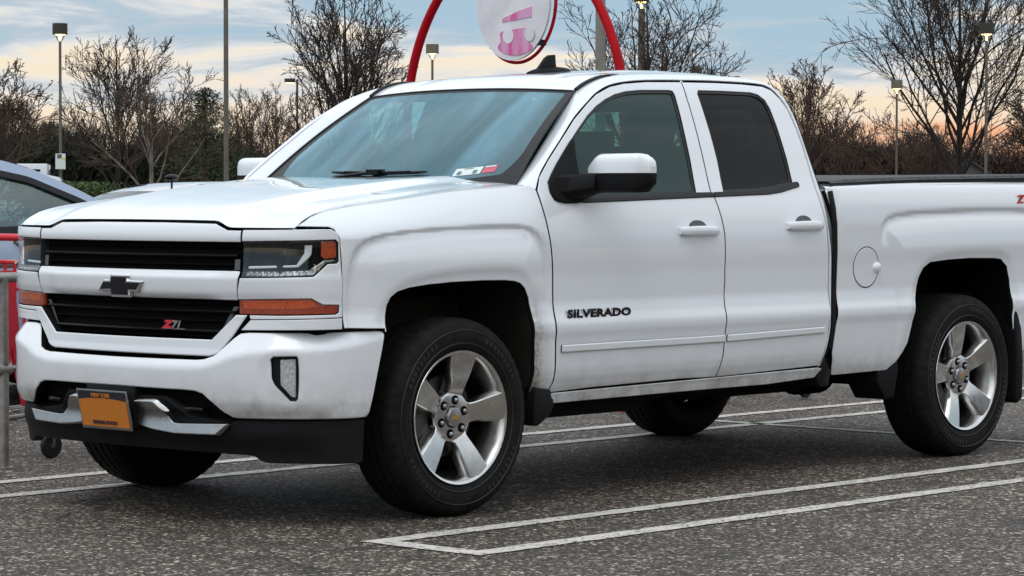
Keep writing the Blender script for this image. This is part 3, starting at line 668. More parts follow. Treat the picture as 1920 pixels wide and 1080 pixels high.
# ---- cab back wall with window ----
def backf(y,z):
    z=np.asarray(z,float)+0*np.asarray(y,float); y=np.asarray(y,float)+0*z
    return interp1(z,[(.45,2.475),(.56,2.50),(.70,2.525),(1.0,2.54),(1.25,2.53),(1.36,2.525),(1.5,2.51),(1.66,2.49),(1.75,2.472),(1.80,2.452)]),y,z
bw=[(-.93,.47),(.93,.47),(.965,.8),(.965,1.15),(.93,1.30),(.875,1.44),(.80,1.60),(.72,1.75),(.67,1.795),(-.67,1.795),(-.72,1.75),(-.80,1.60),(-.875,1.44),(-.93,1.30),(-.965,1.15),(-.965,.8)]
rw=fillet([(-.66,1.40),(.66,1.40),(.56,1.71),(-.56,1.71)],.07)
back=panel('cab_back_wall',backf,(1,0,0),bw,'white paint',truck,holes=[rw],grid=(.08,.05),depth=.02)
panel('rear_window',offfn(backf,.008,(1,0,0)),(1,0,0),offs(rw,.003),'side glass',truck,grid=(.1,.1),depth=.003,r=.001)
# ---- hood ----
def hood_pt(b,t):
    y0=b*.85; x=float(hood_front(y0)[0]); xr=float(interp1(abs(b),[(0,.33),(.45,.38),(.60,.41),(.72,.455),(.8,.47),(1,.485)]))
    x=x+(xr-x)*t; ry=float(ridge_y(x)); y=b*ry
    y=y0+(y-y0)*min(1,t*8+.0) if t>0 else y0
    p=hood(x,y); z=float(p[2]); e=float(sstep(.86,1,abs(b))); zr_=float(interp1(x,ZR))
    z=z+(zr_-z)*e*float(sstep(.0,.03,t))
    k_=float(sstep(-.66,-.60,x))*float(sstep(.97,1,abs(b))); y+=math.copysign(.005*k_,b); z+=.0005*k_
    return (x,y,z)
tb=np.concatenate([[0,.002,.005,.01,.016,.024,.034,.046],np.linspace(.06,1,44)])
bb=sorted(set(np.round(np.concatenate([np.linspace(-1,1,81),[.49/.85,-.49/.85,.555/.85,-.555/.85]]),4)))
hg=[[hood_pt(float(b),float(t)) for b in bb] for t in tb]
def _wrap(r):
    k=float(sstep(-.70,-.64,r[0][0])); f=lambda p,sgn:(p[0],p[1]+sgn*(.002*k-.006*(1-k)),p[2]-.012)
    return [f(r[0],-1)]+r+[f(r[-1],1)]
hg=[_wrap(r) for r in hg]
lip=[(p[0]+.02,p[1]*.99,p[2]-.004) for p in hg[0]]; lipr=[(p[0]-.004,p[1],p[2]-.03) for p in hg[-1]]
MB().grid([lip]+hg+[lipr]).build('hood','white paint',truck,angle=60)
# washer nozzles, wipers, cowl
cow=[]
for t in np.linspace(0,1,8):
    cow.append([(.30+.36*t+.12*(b*b),b*.84,1.300+.045*t-.03*b*b) for b in np.linspace(-1,1,21)])
MB().grid(cow).build('cowl','black plastic',truck)
# ---- windshield ----
def wsp(a,b,off=0.):
    "a 0 base..1 top, b -1..1"
    base=np.array([.385+.155*abs(b)**2.2, .795*b, 1.262+.072*abs(b)**2.2])
    top=np.array([1.052+.053*abs(b)**2.2,.637*b,1.771-.020*abs(b)**2.2])
    p=base+(top-base)*a; n=np.array([-.62,0,.78]); p=p+n*(.018*math.sin(math.pi*a)+off); return tuple(p)
ws=MB(); ws.grid([[wsp(a,b) for b in np.linspace(-1,1,41)] for a in np.linspace(0,1,21)])
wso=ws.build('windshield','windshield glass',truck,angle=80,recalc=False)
# black printed border on the inside of the glass
bd=MB()
def strip(f0,f1,n=41):
    bd.grid([[f0(t) for t in np.linspace(0,1,n)],[f1(t) for t in np.linspace(0,1,n)]])
strip(lambda t:wsp(.975,2*t-1,.001),lambda t:wsp(1.0,2*t-1,.001))
for s_ in (-1,1):
    n=24; r0=[];r1=[]
    for t in np.linspace(0,1,n):
        wdt=.060+.16*max(0,1-t/.36)**2
        r0.append(wsp(t,s_*(1-wdt),.0012)); r1.append(wsp(t,s_*1.0,.0012))
    bd.grid([r0,r1])
strip(lambda t:wsp(0,2*t-1,.0014),lambda t:wsp(.14,2*t-1,.0014))
bd.build('glass_border','satin black',wso,recalc=False)
wt=MB()
for s_ in(-1,1):
    wt.tube([wsp(a,s_*1.0,.002) for a in np.linspace(0,1,14)],.006,6)
wt.tube([wsp(1.0,b,.002) for b in np.linspace(-1,1,20)],.004,6)
wt.build('windshield_seal','seal rubber',truck)
# windshield stickers (driver side lower corner)
def sticker(name,px,w,h,mat):
    g=[[None]*2 for _ in range(2)]
    a0,b0=px; m=MB(); m.grid([[wsp(a0+h*j,b0+w*i-(.0)*j,.0015) for i in (0,.5,1)] for j in (0,.5,1)]); return m.build(name,mat,wso,recalc=False)
# ---- antenna ----
m=MB(); prof=[]
xs=np.linspace(1.50,1.79,19); rows=[]
for x in xs:
    t=(x-xs[0])/(xs[-1]-xs[0]); w=.044*math.sin(math.pi*min(1,t*.9+.05))**.6; zb=float(Zc(x))-.004
    hp=.030*math.sin(math.pi*min(1,t*.92+.05))**.5
    rows.append([(x,w*math.cos(a),zb+max(0,hp*math.sin(a))) for a in np.linspace(0,math.pi,11)])
m.grid(rows)
fin=[(1.535,1.862),(1.575,1.895),(1.615,1.936),(1.640,1.950),(1.680,1.953),(1.684,1.91),(1.69,1.885)]
fin=[(x,z-.0) for x,z in fin]
m.prism(fin,-.009,.009,'y')
m.build('antenna','grey plastic' if 0 else 'black plastic',truck,angle=50,bevel=.002)
# ================= NOSE =================
# dark backing
def nbk(s,z): return tuple(nose(s,z,-.045))
panel('grille_backing',nbk,(-1,0,0),[(-1.05,.70),(1.05,.70),(1.05,1.15),(.60,1.16),(-.60,1.16),(-1.05,1.15)],'void black',truck,grid=(.05,.05),depth=.02)
N0=lambda s,z:tuple(nose(s,z))
ub=[(-.6235,1.112),(.6235,1.112),(.6235,1.158),(.553,1.159),(.482,1.185),(.2,1.189),(-.2,1.189),(-.482,1.185),(-.553,1.159),(-.6235,1.158)]
grille=panel('grille',N0,(-1,0,0),ub,'white paint',truck,grid=(.02,.012),depth=.045,r=.004)
def mb(s,z):
    p=nose(s,z,0.); a=np.abs(s); k=1-sstep(.44,.56,a); 
    return p[0]-.014*k*sstep(.885,.905,z)*(1-sstep(.975,.998,z)),p[1],p[2]
panel('grille_centre_bar',mb,(-1,0,0),[(-.609,.885),(.609,.885),(.615,.93),(.6225,.985),(.6225,.999),(.60,1.0),(-.60,1.0),(-.6225,.999),(-.6225,.985),(-.615,.93)],'white paint',grille,grid=(.02,.008),depth=.06,r=.005)
ch_o=[(.664,.829),(.595,.746),(.556,.704),(.535,.682),(.51,.670),(.48,.664)]
ch_i=[(.485,.729),(.608,.829)]
P=[(-s,z) for s,z in ch_o]+[(s,z) for s,z in ch_o[::-1]]+[(s,z) for s,z in ch_i[::-1]]+[(-s,z) for s,z in ch_i]
panel('grille_lower_frame',lambda s,z:tuple(nose(s,z,.012)),(-1,0,0),P,'white paint',grille,grid=(.02,.012),depth=.06,r=.006)
# louvres
gb=MB()
def louver(z,hw,th,dp,off,m=gb):
    rows=[]
    for s in np.linspace(-hw,hw,41):
        q=[nose(s,z+dz,off+do) for dz,do in ((0,0),(th,-.006),(th*.8,-dp),(-th*.6,-dp),(-th,-.008))]
        rows.append([tuple(float(c) for c in a) for a in q]+[tuple(float(c) for c in q[0])])
    m.grid(rows)
for z in (1.058,): louver(z,.60,.006,.03,-.008)
for z in (1.092,1.022): louver(z,.61,.004,.02,-.022)
for z,hw in ((.838,.585),(.760,.51)): louver(z,hw,.006,.03,-.008)
for z,hw in ((.866,.60),(.80,.55),(.738,.48)): louver(z,hw,.004,.02,-.022)
for s in np.linspace(-.56,.56,15):
    for z0,z1 in ((1.0,1.11),(.73,.885)):
        if z0<.8 and abs(s)>.48: continue
        a=nose(s,z0,-.03);b=nose(s,z1,-.03); pass
gb.build('grille_louvre','satin black',grille,angle=30)
# end caps inside the openings (grey)
for s_ in(-1,1):
    ge=MB()
    for (s0,z0,s1,z1) in ((.585,1.003,.612,1.045),):
        ge.add([tuple(nose(s_*s,z,-.015)) for s,z in ((s0,z0),(s1,z0),(s1,z1),(s0,z1))],[(0,1,2,3)])
    ge.build('grille_end_plate','grey plastic',grille); ge=MB(); ge.add([tuple(nose(s_*s,z,-.02)) for s,z in ((.50,.745),(.53,.775),(.60,.86),(.575,.86))],[(0,1,2,3)]); ge.build('grille_end_plate','grey plastic',grille)
# emblem: cross shape with slanted ends
ctr=.042
E0=[(.183,.909),(.149,.955),(.105,.955),(.101,.977),(-.012,.977),(-.008,.955),(-.098,.953),(-.066,.908),(-.020,.908),(-.022,.886),(.100,.886),(.104,.909)]
E0=[(-(y-ctr)*.97,z) for y,z in E0]
if area(E0)<0: E0=E0[::-1]
zo=lambda z:z
def embf(o): return lambda s,z:tuple(nose(s,z*0+.93,.028+o)[:2])+(z,)
# mirrored: nose param s is +y
Es=[(-s,z) for s,z in E0]; Es=Es if area(Es)>0 else Es[::-1]
panel('emblem',embf(0),(-1,0,0),Es,'chrome',grille,grid=(.02,.01),depth=.02,r=.005)
panel('emblem_inlay',embf(.0022),(-1,0,0),offs(Es,.0095),'dark badge',grille,grid=(.02,.01),depth=.004,r=.001)
# grille badge
def nface(s,z,o):
    p=nose(s,z,o); return (float(p[0]),float(p[1]),float(p[2]))
bp=nface(-.222,.771,.0)
text('grille_badge','Z',.040,'red badge',grille,(bp[0]-.004,bp[1],.770),(R(90),0,R(-90+4)),.003,.3,.003,1.5)
text('grille_badge','71',.040,'satin silver',grille,(bp[0]-.001,bp[1]-.046,.770),(R(90),0,R(-90+5)),.003,.3,.002,1.25)
gb2=MB(); q0=nface(-.215,.767,-.001);q1=nface(-.342,.767,-.001)
gb2.box(((q0[0]+q1[0])/2+.002,(q0[1]+q1[1])/2,.766),(.006,.128,.003)); gb2.build('badge_base','satin silver',grille)
for sg in (-1,1):
    F=NS(sg); out=(-1,sg*.6,0)
    EP=[(.634,1.1605),(.80,1.162),(.95,1.164),(1.018,1.164),(1.042,1.151),(1.053,1.12),(1.059,1.02),(1.063,.90),(1.064,.823),(.9,.818),(.672,.813),(.668,.8285),(.80,.829),(1.036,.834),(1.0495,.842),(1.0505,.872),(.981,.874),(.938,.897),(.80,.894),(.6125,.889),(.620,.93),(.632,.973),(.80,.977),(.946,.981),(1.003,1.0295),(1.041,1.031),(1.0495,1.04),(1.048,1.112),(1.034,1.124),(.85,1.1195),(.632,1.1155)]
    hp=panel('headlight_surround',F,out,EP,'white paint',truck,grid=(.02,.012),depth=.04,r=.003)
    panel('lower_filler_panel',F,out,[(.672,.8095),(1.064,.8195),(1.064,.777),(.80,.774),(.627,.770)],'white paint',truck,grid=(.02,.012),depth=.04,r=.003)
    LP=[(.6345,.9755),(.80,.9795),(.944,.984),(1.001,1.032),(1.0385,1.0335),(1.047,1.042),(1.0455,1.110),(1.033,1.121),(.85,1.1165),(.6345,1.1125)]
    hl=panel('headlight',NS(sg,-.050),out,LP,'lamp housing',truck,grid=(.02,.012),depth=.02)
    panel('lens',NS(sg,-.003),out,LP,'lamp glass',hl,grid=(.02,.012),depth=.003,r=.003)
    # housing walls
    m=MB(); Q=resample(LP,.03); m.grid([[tuple(nose(sg*s,z,-.006)) for s,z in Q+[Q[0]]],[tuple(nose(sg*s,z,-.052)) for s,z in Q+[Q[0]]]]); m.build('housing_wall','lamp housing',hl)
    panel('daytime_light',NS(sg,-.018),out,[(.651,1.009),(.879,1.017),(.918,1.048),(.936,1.066),(.940,1.102),(.908,1.102),(.906,1.072),(.873,1.0255),(.65,1.019)],'led white',hl,grid=(.02,.01),depth=.02,r=.003)
    if 0: panel('lamp_bezel',NS(sg,-.030),out,[(.85,1.010),(.905,1.012),(.96,1.055),(.96,1.108),(.942,1.108),(.936,1.062),(.90,1.03)],'lamp housing',hl,grid=(.02,.01),depth=.02,r=.003)
    panel('side_reflector',NS(sg,-.010),out,[(.978,1.118),(1.031,1.1205),(1.044,1.110),(1.0445,1.054),(.992,1.049),(.979,1.060)],'amber lens',hl,grid=(.02,.01),depth=.02,r=.004)
    rs=MB()
    pts=[(.645,.983),(.645,.999),(.80,1.0),(.922,1.004),(.995,1.045),(1.042,1.047),(1.042,1.038),(1.001,1.034),(.944,.986),(.80,.982)]
    panel('reflector_strip',NS(sg,-.016),out,pts,'reflector bowl',hl,grid=(.02,.008),depth=.02,r=.003)
    for k in range(11):
        s=.66+k*.0275; z=.991+.0004*k
        if k>9: z+=.008
        c=nose(sg*s,z,-.010); rs.lathe([(0,.0085),(.004,.0075),(.007,.004),(.008,.0002)],(float(c[0]),float(c[1]),float(c[2])),'x',12)
    o=rs.build('led_cell','satin silver',hl)
    # projector
    c=nose(sg*.80,1.062,-.045); pr=MB(); pr.lathe([(.01,.043),(-.012,.040),(-.014,.034),(-.022,.028),(-.028,.016),(-.030,.0003)],tuple(float(q) for q in c),'x',32); pr.build('projector','satin black',hl)
    c=nose(sg*.70,1.062,-.045); pr=MB(); pr.lathe([(.01,.040),(-.006,.038),(.0,.030),(.012,.010)],tuple(float(q) for q in c),'x',32); pr.build('high_beam_bowl','lamp housing',hl)
    AP=[(.6145,.832),(.80,.8325),(1.034,.8375),(1.0475,.8435),(1.0485,.8705),(.9795,.872),(.9365,.895),(.80,.8925),(.6145,.887)]
    tl=panel('turn_signal',NS(sg,-.004),out,AP,'dark amber lens',truck,grid=(.02,.01),depth=.02,r=.003)
    panel('turn_reflector',NS(sg,-.0025),out,[(.635,.852),(.90,.856),(.965,.864),(.934,.889),(.635,.883)],'amber lens',tl,grid=(.02,.01),depth=.006,r=.001)
# ================= BUMPER =================
def bmf(s,z):
    p=bump(s,z); a=np.abs(s); x=p[0]; y=p[1]
    # stepped shelf under the grille: top part leans back; recess around the fog lamp
    d=np.hypot((a-.855)/.11,(z-.585)/.13); rec=.008*(1-sstep(.55,1.0,d))
    # soft crease
    return x+rec,y,p[2]
def bm_crease(s,z):
    x,y,zz=bmf(s,z); a=np.abs(s)
    zc=interp1(a,[(0,.622),(.45,.624),(.55,.638),(.65,.672),(.78,.692),(1.0,.700),(1.2,.722),(1.32,.744)])
    w=.005; t=(z-zc)/w; sp_=w*np.log1p(np.exp(np.clip(t,-30,30)))
    o=sp_*.78*(1-.5*sstep(1.0,1.25,a))
    n=nplan(np.clip(a,0,1.1)); sgn_=np.where(s<0,-1.,1.)
    return x-n[2]*o*1.,y-sgn_*n[3]*o,zz
top=[(.0,.652),(.46,.654),(.50,.658),(.545,.672),(.575,.700),(.615,.742),(.640,.760),(.68,.764),(1.0,.767),(1.27,.767),(1.298,.764),(1.304,.752)]
right=[(1.292,.70),(1.267,.606),(1.244,.515),(1.226,.445),(1.214,.431)]
bot=[(1.18,.429),(.938,.428),(.66,.427),(.636,.429),(.600,.448),(.55,.49),(.51,.520),(.47,.531),(.40,.533),(0,.535)]
half=top+right+bot
P=half+[(-s,z) for s,z in half[::-1][1:-1]]
fog=[(.812,.662),(.822,.671),(.913,.673),(.918,.665),(.916,.510),(.910,.503),(.886,.503),(.828,.562),(.815,.588)]
fogm=[(-s,z) for s,z in fog]
bum=panel('front_bumper',bm_crease,(-1,0,0),P,'white paint',truck,holes=[fog,fogm],grid=(.022,.014),depth=.04,r=.006)
bk=lambda s,z:tuple(bump(s,z,-.07))
panel('bumper_backing',bk,(-1,0,0),[(-1.20,.44),(-.55,.33),(.55,.33),(1.20,.44),(1.22,.745),(.64,.735),(.50,.64),(-.50,.64),(-.64,.735),(-1.22,.745)],'void black',bum,grid=(.05,.04),depth=.02)
# gap between bumper top and body
panel('bumper_filler',lambda s,z:tuple(nose(s,z,-.060)),(-1,0,0),[(-1.1,.74),(-.6,.725),(-.52,.625),(.52,.625),(.6,.725),(1.1,.74),(1.1,.79),(.62,.79),(.5,.69),(-.5,.69),(-.62,.79),(-1.1,.79)],'void black',bum,grid=(.05,.03),depth=.02)
for sg in(-1,1):
    F=lambda s,z,sg=sg:tuple(np.array(bm_crease(sg*np.asarray(s,float),z)))
    out=(-1,sg*.5,0)
    fl=panel('fog_lamp',offfn(F,.014,out),out,fog,'satin black',bum,grid=(.02,.02),depth=.01,r=.002)
    panel('fog_lens',offfn(F,.008,out),out,fillet([(.845,.660),(.907,.662),(.907,.515),(.890,.515),(.846,.563)],.006),'fog lens',bum,grid=(.015,.015),depth=.008,r=.004)
    m=MB(); Q=resample(fog,.02); a=[F(np.array(s),np.array(z)) for s,z in Q+[Q[0]]]; b=[offfn(F,.03,out)(np.array([s]),np.array([z])) for s,z in Q+[Q[0]]]
    m.grid([[tuple(float(c) for c in q) for q in a],[tuple(float(c[0]) for c in q) for q in b]]); m.build('fog_bezel','satin black',bum)
# lower valance
vt=[(0,.50),(.30,.50),(.40,.43),(.60,.41),(.66,.421),(.94,.4225),(1.205,.4235),(1.215,.418)]
vr=[(1.208,.34),(1.203,.258),(1.19,.252)]
vb=[(.76,.256),(.735,.262),(.70,.280),(.66,.283),(.3,.286),(0,.287)]
half=vt+vr+vb
def valf(s,z):
    p=bump(s,z,0.0); return p[0]+.012+.03*sstep(.42,.28,z),p[1],p[2]
def valf(s,z):
    a=np.abs(s); p=bump(s,z,-.012-0*z); t=1-sstep(.27,.40,z)
    return p[0]+.035*t*(1-sstep(.9,1.1,a)),p[1],p[2]
panel('valance',valf,(-1,0,0),half+[(-s,z) for s,z in half[::-1][1:-1]],'black plastic',bum,grid=(.03,.02),depth=.04,r=.005)
for sg in(-1,1):
    F=lambda s,z,sg=sg:tuple(bump(sg*np.asarray(s,float),z,.016)); out=(-1,sg*.3,0)
    panel('skid_plate',F,out,fillet([(.150,.478),(.245,.482),(.262,.478),(.345,.402),(.37,.399),(.622,.407),(.565,.362),(.355,.359),(.235,.370),(.150,.385)],.003),'satin silver',bum,grid=(.02,.01),depth=.05,r=.004)
    # dark shelf in the tow opening
    m=MB(); m.grid([[tuple(bump(sg*s,z,.012+o)) for s,z,o in ((.26,.478,0),(.35,.402,0),(.50,.402,0),(.62,.407,0))],[tuple(bump(sg*s,z,.012+o)) for s,z,o in ((.26,.50,-.09),(.35,.43,-.09),(.50,.43,-.09),(.62,.43,-.09))]]); m.build('tow_shelf','black plastic',bum)
    m=MB(); m.tube([tuple(bump(sg*s,z,o)) for s,z,o in ((.40,.455,-.07),(.40,.455,-.02),(.44,.458,-.012),(.48,.455,-.02),(.48,.455,-.07))],.009,8); m.build('tow_hook','satin black',bum)
# licence plate and bracket
pl=MB(); bx=-1.020
pl.box((bx+.052,0.0,.450),(.05,.30,.17)); pl.build('plate_bracket','black plastic',bum,bevel=.006)
tilt=R(-4)
lp=MB(); lp.box((bx,.0,.437),(.006,.312,.160),0,0); plate=lp.build('licence_plate','satin silver',bum,bevel=.002)
a=MB(); a.box((bx-.0045,0,.4265),(.003,.292,.117)); a.build('plate_field','plate orange',plate)
rows=[[],[]]
for t in np.linspace(-1,1,21): rows[0].append((bx-.0062,t*.146,.4745+.010*(1-t*t)-.000)); rows[1].append((bx-.0062,t*.146,.5105))
a=MB(); a.grid(rows); a.build('plate_header','plate navy',plate)
text('plate_text','NEW YORK',.021,'plate orange',plate,(bx-.0068,.058,.4885),(R(90),0,R(-90)),.0005,0,.0008,1.05)
text('plate_text','EMPIRE STATE',.019,'plate navy',plate,(bx-.0068,.076,.379),(R(90),0,R(-90)),.0005,0,.0008,1.25)
# ================= WHEELS =================
def make_wheel():
    w=empty('wheel',(0,0,0))
    # tyre
    n=200; RT=.403
    prof=[(-.105,.262),(-.118,.272),(-.130,.292),(-.1365,.325),(-.1345,.350),(-.128,.372),(-.118,.388),(-.104,.397),(-.088,.4005),(-.0705,.402),(-.070,.394),(-.060,.394),(-.0595,.4025),(-.0265,.403),(-.026,.394),(-.016,.394),(-.0155,.403),(.0155,.403),(.016,.394),(.026,.394),(.0265,.403),(.0595,.4025),(.060,.394),(.070,.394),(.0705,.402),(.088,.4005),(.104,.397),(.118,.388),(.128,.372),(.1345,.350),(.1365,.325),(.130,.292),(.118,.272),(.105,.262),(.09,.25),(-.09,.25)]
    vs=[];fs=[]
    for i,(h,r) in enumerate(prof):
        for k in range(n):
            a=2*math.pi*k/n; rr=r; hh=h
            ph=k%4
            if .085<abs(h)<.13 and r>.37 and ph in(0,) : rr-=.004
            if .0265<=abs(h)<=.0705 and r>.4 and ph==2: rr-=.004
            if abs(h)<.0156 and r>.4 and ph==1: rr-=.003
            vs.append((rr*math.cos(a),hh,rr*math.sin(a)))
    L=len(prof)
    for i in range(L):
        j=(i+1)%L
        for k in range(n): fs.append((i*n+k,i*n+(k+1)%n,j*n+(k+1)%n,j*n+k))
    MB().add(vs,fs).build('tyre','tyre rubber',w,angle=40)
    # raised sidewall rings
    m=MB()
    for r,h in ((.300,-.1325),(.352,-.1345)): m.lathe([(h,r-.003),(h-.0022,r-.001),(h-.0022,r+.001),(h,r+.003)],(0,0,0),'y',120)
    random.seed(4)
    for b0 in (20,110,200,290):       # raised blocks where the sidewall lettering sits
        for k in range(9):
            a=R(b0+k*4.6); r=.332; h=-.1372
            c=Vector((r*math.cos(a),h,r*math.sin(a))); u=Vector((math.cos(a),0,math.sin(a))); v=Vector((-math.sin(a),0,math.cos(a)))
            hw=.0085*random.uniform(.6,1); hh=.010
            m.add([c+u*hh+v*hw,c-u*hh+v*hw,c-u*hh-v*hw,c+u*hh-v*hw],[(0,1,2,3)])
    m.build('tyre_lettering','seal rubber',w)
    # rim barrel + lip
    m=MB(); m.lathe([(-.104,.262),(-.121,.268),(-.1255,.272),(-.1275,.2705),(-.126,.2635),(-.118,.257),(-.095,.249),(-.06,.240),(-.02,.228),(.06,.225),(.10,.245),(.12,.265)],(0,0,0),'y',96)
    rim=m.build('rim','machined alloy',w,angle=60,recalc=False)
    for p in rim.data.polygons: pass
    # spokes
    m=MB()
    for k in range(5):
        ang=2*math.pi*k/5
        st=[(.088,.046,-.0745,.050),(.100,.036,-.082,.044),(.125,.0365,-.092,.047),(.17,.043,-.104,.054),(.215,.048,-.114,.061),(.245,.0515,-.120,.066),(.262,.054,-.1235,.069)]
        rows=[]
        for r,w2,h,wb in st:
            q=[(-wb,h+.050),(-wb,h+.030),(-w2-.002,h+.004),(-w2+.002,h+.0008),(0,h-.0005),(w2-.002,h+.0008),(w2+.002,h+.004),(wb,h+.030),(wb,h+.050)]
            rows.append([(r*math.cos(ang)-t*math.sin(ang),hh,r*math.sin(ang)+t*math.cos(ang)) for t,hh in q])
        m.grid(rows)
        # webs between neighbouring spokes around the hub
    m.build('spokes','machined alloy',rim,angle=30)
    m=MB()
    m.lathe([(-.040,.098),(-.066,.104),(-.0745,.100),(-.0775,.092),(-.0775,.045),(-.070,.043),(-.03,.043)],(0,0,0),'y',60); m.build('hub_plate','machined alloy',rim,angle=30)
    # lug pockets and nuts
    for k in range(6):
        a=2*math.pi*k/6+R(10); c=(.0695*math.cos(a),0,.0695*math.sin(a))
        m=MB(); m.lathe([(-.0779,.0002),(-.0779,.0165),(-.0805,.0185),(-.0779,.0195)],c,'y',20); m.build('lug_pocket','void black',rim)
        m=MB(); m.lathe([(-.072,.0100),(-.084,.0098),(-.0885,.0078),(-.0905,.005),(-.091,.0003)],c,'y',12); m.build('lug_nut','satin silver',w,angle=50)
    m=MB(); m.lathe([(-.06,.041),(-.088,.0405),(-.093,.037),(-.0945,.030),(-.0955,.0003)],(0,0,0),'y',40); cap=m.build('centre_cap','satin silver',w,angle=40)
    e=[(-.023,-.006),(-.019,.005),(-.007,.005),(-.006,.010),(.008,.010),(.007,.005),(.023,.005),(.019,-.006),(.007,-.006),(.006,-.011),(-.008,-.011),(-.007,-.006)]
    MB().prism([(x,z) for x,z in e],-.0985,-.0945,'y').build('cap_emblem','gold badge',cap)
    # brake disc, caliper
    m=MB(); m.lathe([(-.02,.05),(-.02,.165),(.008,.165),(.008,.05)],(0,0,0),'y',60); m.build('brake_disc','brake steel',w)
    m=MB(); m.lathe([(.02,.02),(.02,.20),(.035,.225)],(0,0,0),'y',40); m.build('brake_shield','void black',w)
    cp=[(.11*math.cos(a),.11*math.sin(a)) for a in np.linspace(R(150),R(215),8)]+[(.19*math.cos(a),.19*math.sin(a)) for a in np.linspace(R(215),R(150),8)]
    MB().prism(cp,-.045,.03,'y').build('brake_caliper','brake steel',w,bevel=.004)
    return w
index_children()
wh0=make_wheel(); wh0.parent=truck; wh0.location=(0,-.873,.4005)
index_children()
for (x,y,rz,ry) in ((3.645,-.873,0,R(-30)),(0,.873,R(180),R(20)),(3.645,.873,R(180),R(50))):
    c=copy_tree(wh0,truck); c.location=(x,y,.4005); c.rotation_euler=(0,ry,rz)
wh0.rotation_euler=(0,R(-8),0)
# ================= underbody =================
for sg in(-1,1):
    for x0,arch in ((0,archF),(3.645,archR)):
        P=[(p[0],p[1]) for p in arch]; 
        pr=[(x0-.52 if 0 else P[0][0]-.01,.42)]+[(x+ (x-x0)*.02,z+.01) for x,z in P]
        m=MB(); rows=[[(x,sg*(float(ys(x,max(z,.45)))-.016),z) for x,z in P],[(x+(x-x0)*.03,sg*.90,z+.02) for x,z in P],[(x+(x-x0)*.05,sg*.55,z+.03) for x,z in P]]
        m.grid(rows); n=len(P); m.add([rows[2][i] for i in range(n)],[tuple(range(n))])
        m.build('wheel_liner','dirty black' if x0==0 else 'void black',truck)
    # flange return of the arch lip
# mud flaps
for sg in(-1,1):
    m=MB(); pts=[(.505,.478),(.585,.47),(.590,.40),(.575,.385),(.57,.33),(.44,.27),(.43,.35),(.47,.44)]
    m=MB(); g=[]
    m.prism([(.458,.50),(.500,.492),(.560,.485),(.565,.452),(.578,.445),(.578,.41),(.55,.375),(.48,.335),(.452,.34)],sg*.86,sg*.985,'y'); m.build('mud_guard','black plastic',truck,bevel=.008)
    m=MB(); m.prism([(4.062,.74),(4.10,.74),(4.14,.62),(4.155,.45),(4.15,.26),(4.10,.235),(4.085,.26),(4.09,.45),(4.075,.60)],sg*.80,sg*1.005,'y'); m.build('mud_flap','black plastic',truck,bevel=.012)
    m=MB(); m.prism([(2.93,.455),(3.05,.478),(3.10,.53),(3.105,.45),(3.07,.32),(3.00,.312),(2.93,.40)],sg*.78,sg*.965,'y'); m.build('mud_guard','black plastic',truck,bevel=.008)
    # cab / bed bracket seen in the gap under the body
    m=MB(); m.prism([(2.47,.50),(2.56,.575),(2.585,.565),(2.575,.50),(2.55,.40),(2.48,.40),(2.455,.44)],sg*.86,sg*.955,'y'); m.build('body_mount_cover','satin black',truck,bevel=.006)
    m=MB(); m.tube([(2.546+float(dx),sg*(float(ys(2.62,z))-.010),z) for dx,z in ((.006,1.315),(.006,1.236),(.010,1.161),(.013,1.036),(.013,.861),(-.003,.70),(-.018,.58))],.013,8); m.build('cab_gap_seal','satin black',truck)
ch=MB()
for sg in(-1,1): ch.box((2.0,sg*.42,.48),(5.4,.09,.16))
ch.box((.0,0,.36),(.18,1.45,.12)); ch.box((3.645,0,.40),(.14,1.5,.14)); ch.box((1.6,0,.62),(2.2,1.72,.04)); ch.box((-.25,0,.55),(.9,1.0,.35)); ch.box((1.0,.0,.46),(.5,.5,.26))
ch.tube([(1.3,.05,.40),(3.6,.0,.42)],.045,10); ch.box((3.7,0,.78),(2.2,1.5,.04)); ch.box((-.55,0,.95),(.5,1.6,.35)); ch.box((-.1,0,1.02),(1.0,1.15,.3))
ch.lathe([(-.10,.02),(-.09,.14),(.09,.14),(.10,.02)],(3.645,0,.40),'x',24)
ch.build('chassis','void black',truck)
m=MB(); m.box((2.30,-.46,.47),(1.0,.42,.24)); m.build('fuel_tank','void black',truck,bevel=.06,bseg=3)
m=MB(); m.tube([(2.0,.35,.42),(3.0,.40,.40),(3.3,.45,.47),(4.1,.50,.47),(4.7,.75,.42)],.04,12); m.lathe([(-.35,.03),(-.33,.11),(.33,.11),(.35,.03)],(2.75,.38,.40),'x',20); m.build('exhaust','brake steel',truck)
m=MB()
for sg in(-1,1):
    m.tube([(3.645,sg*.5,.52),(3.75,sg*.42,.75)],.03,8)
m.build('shock_absorber','brake steel',truck)
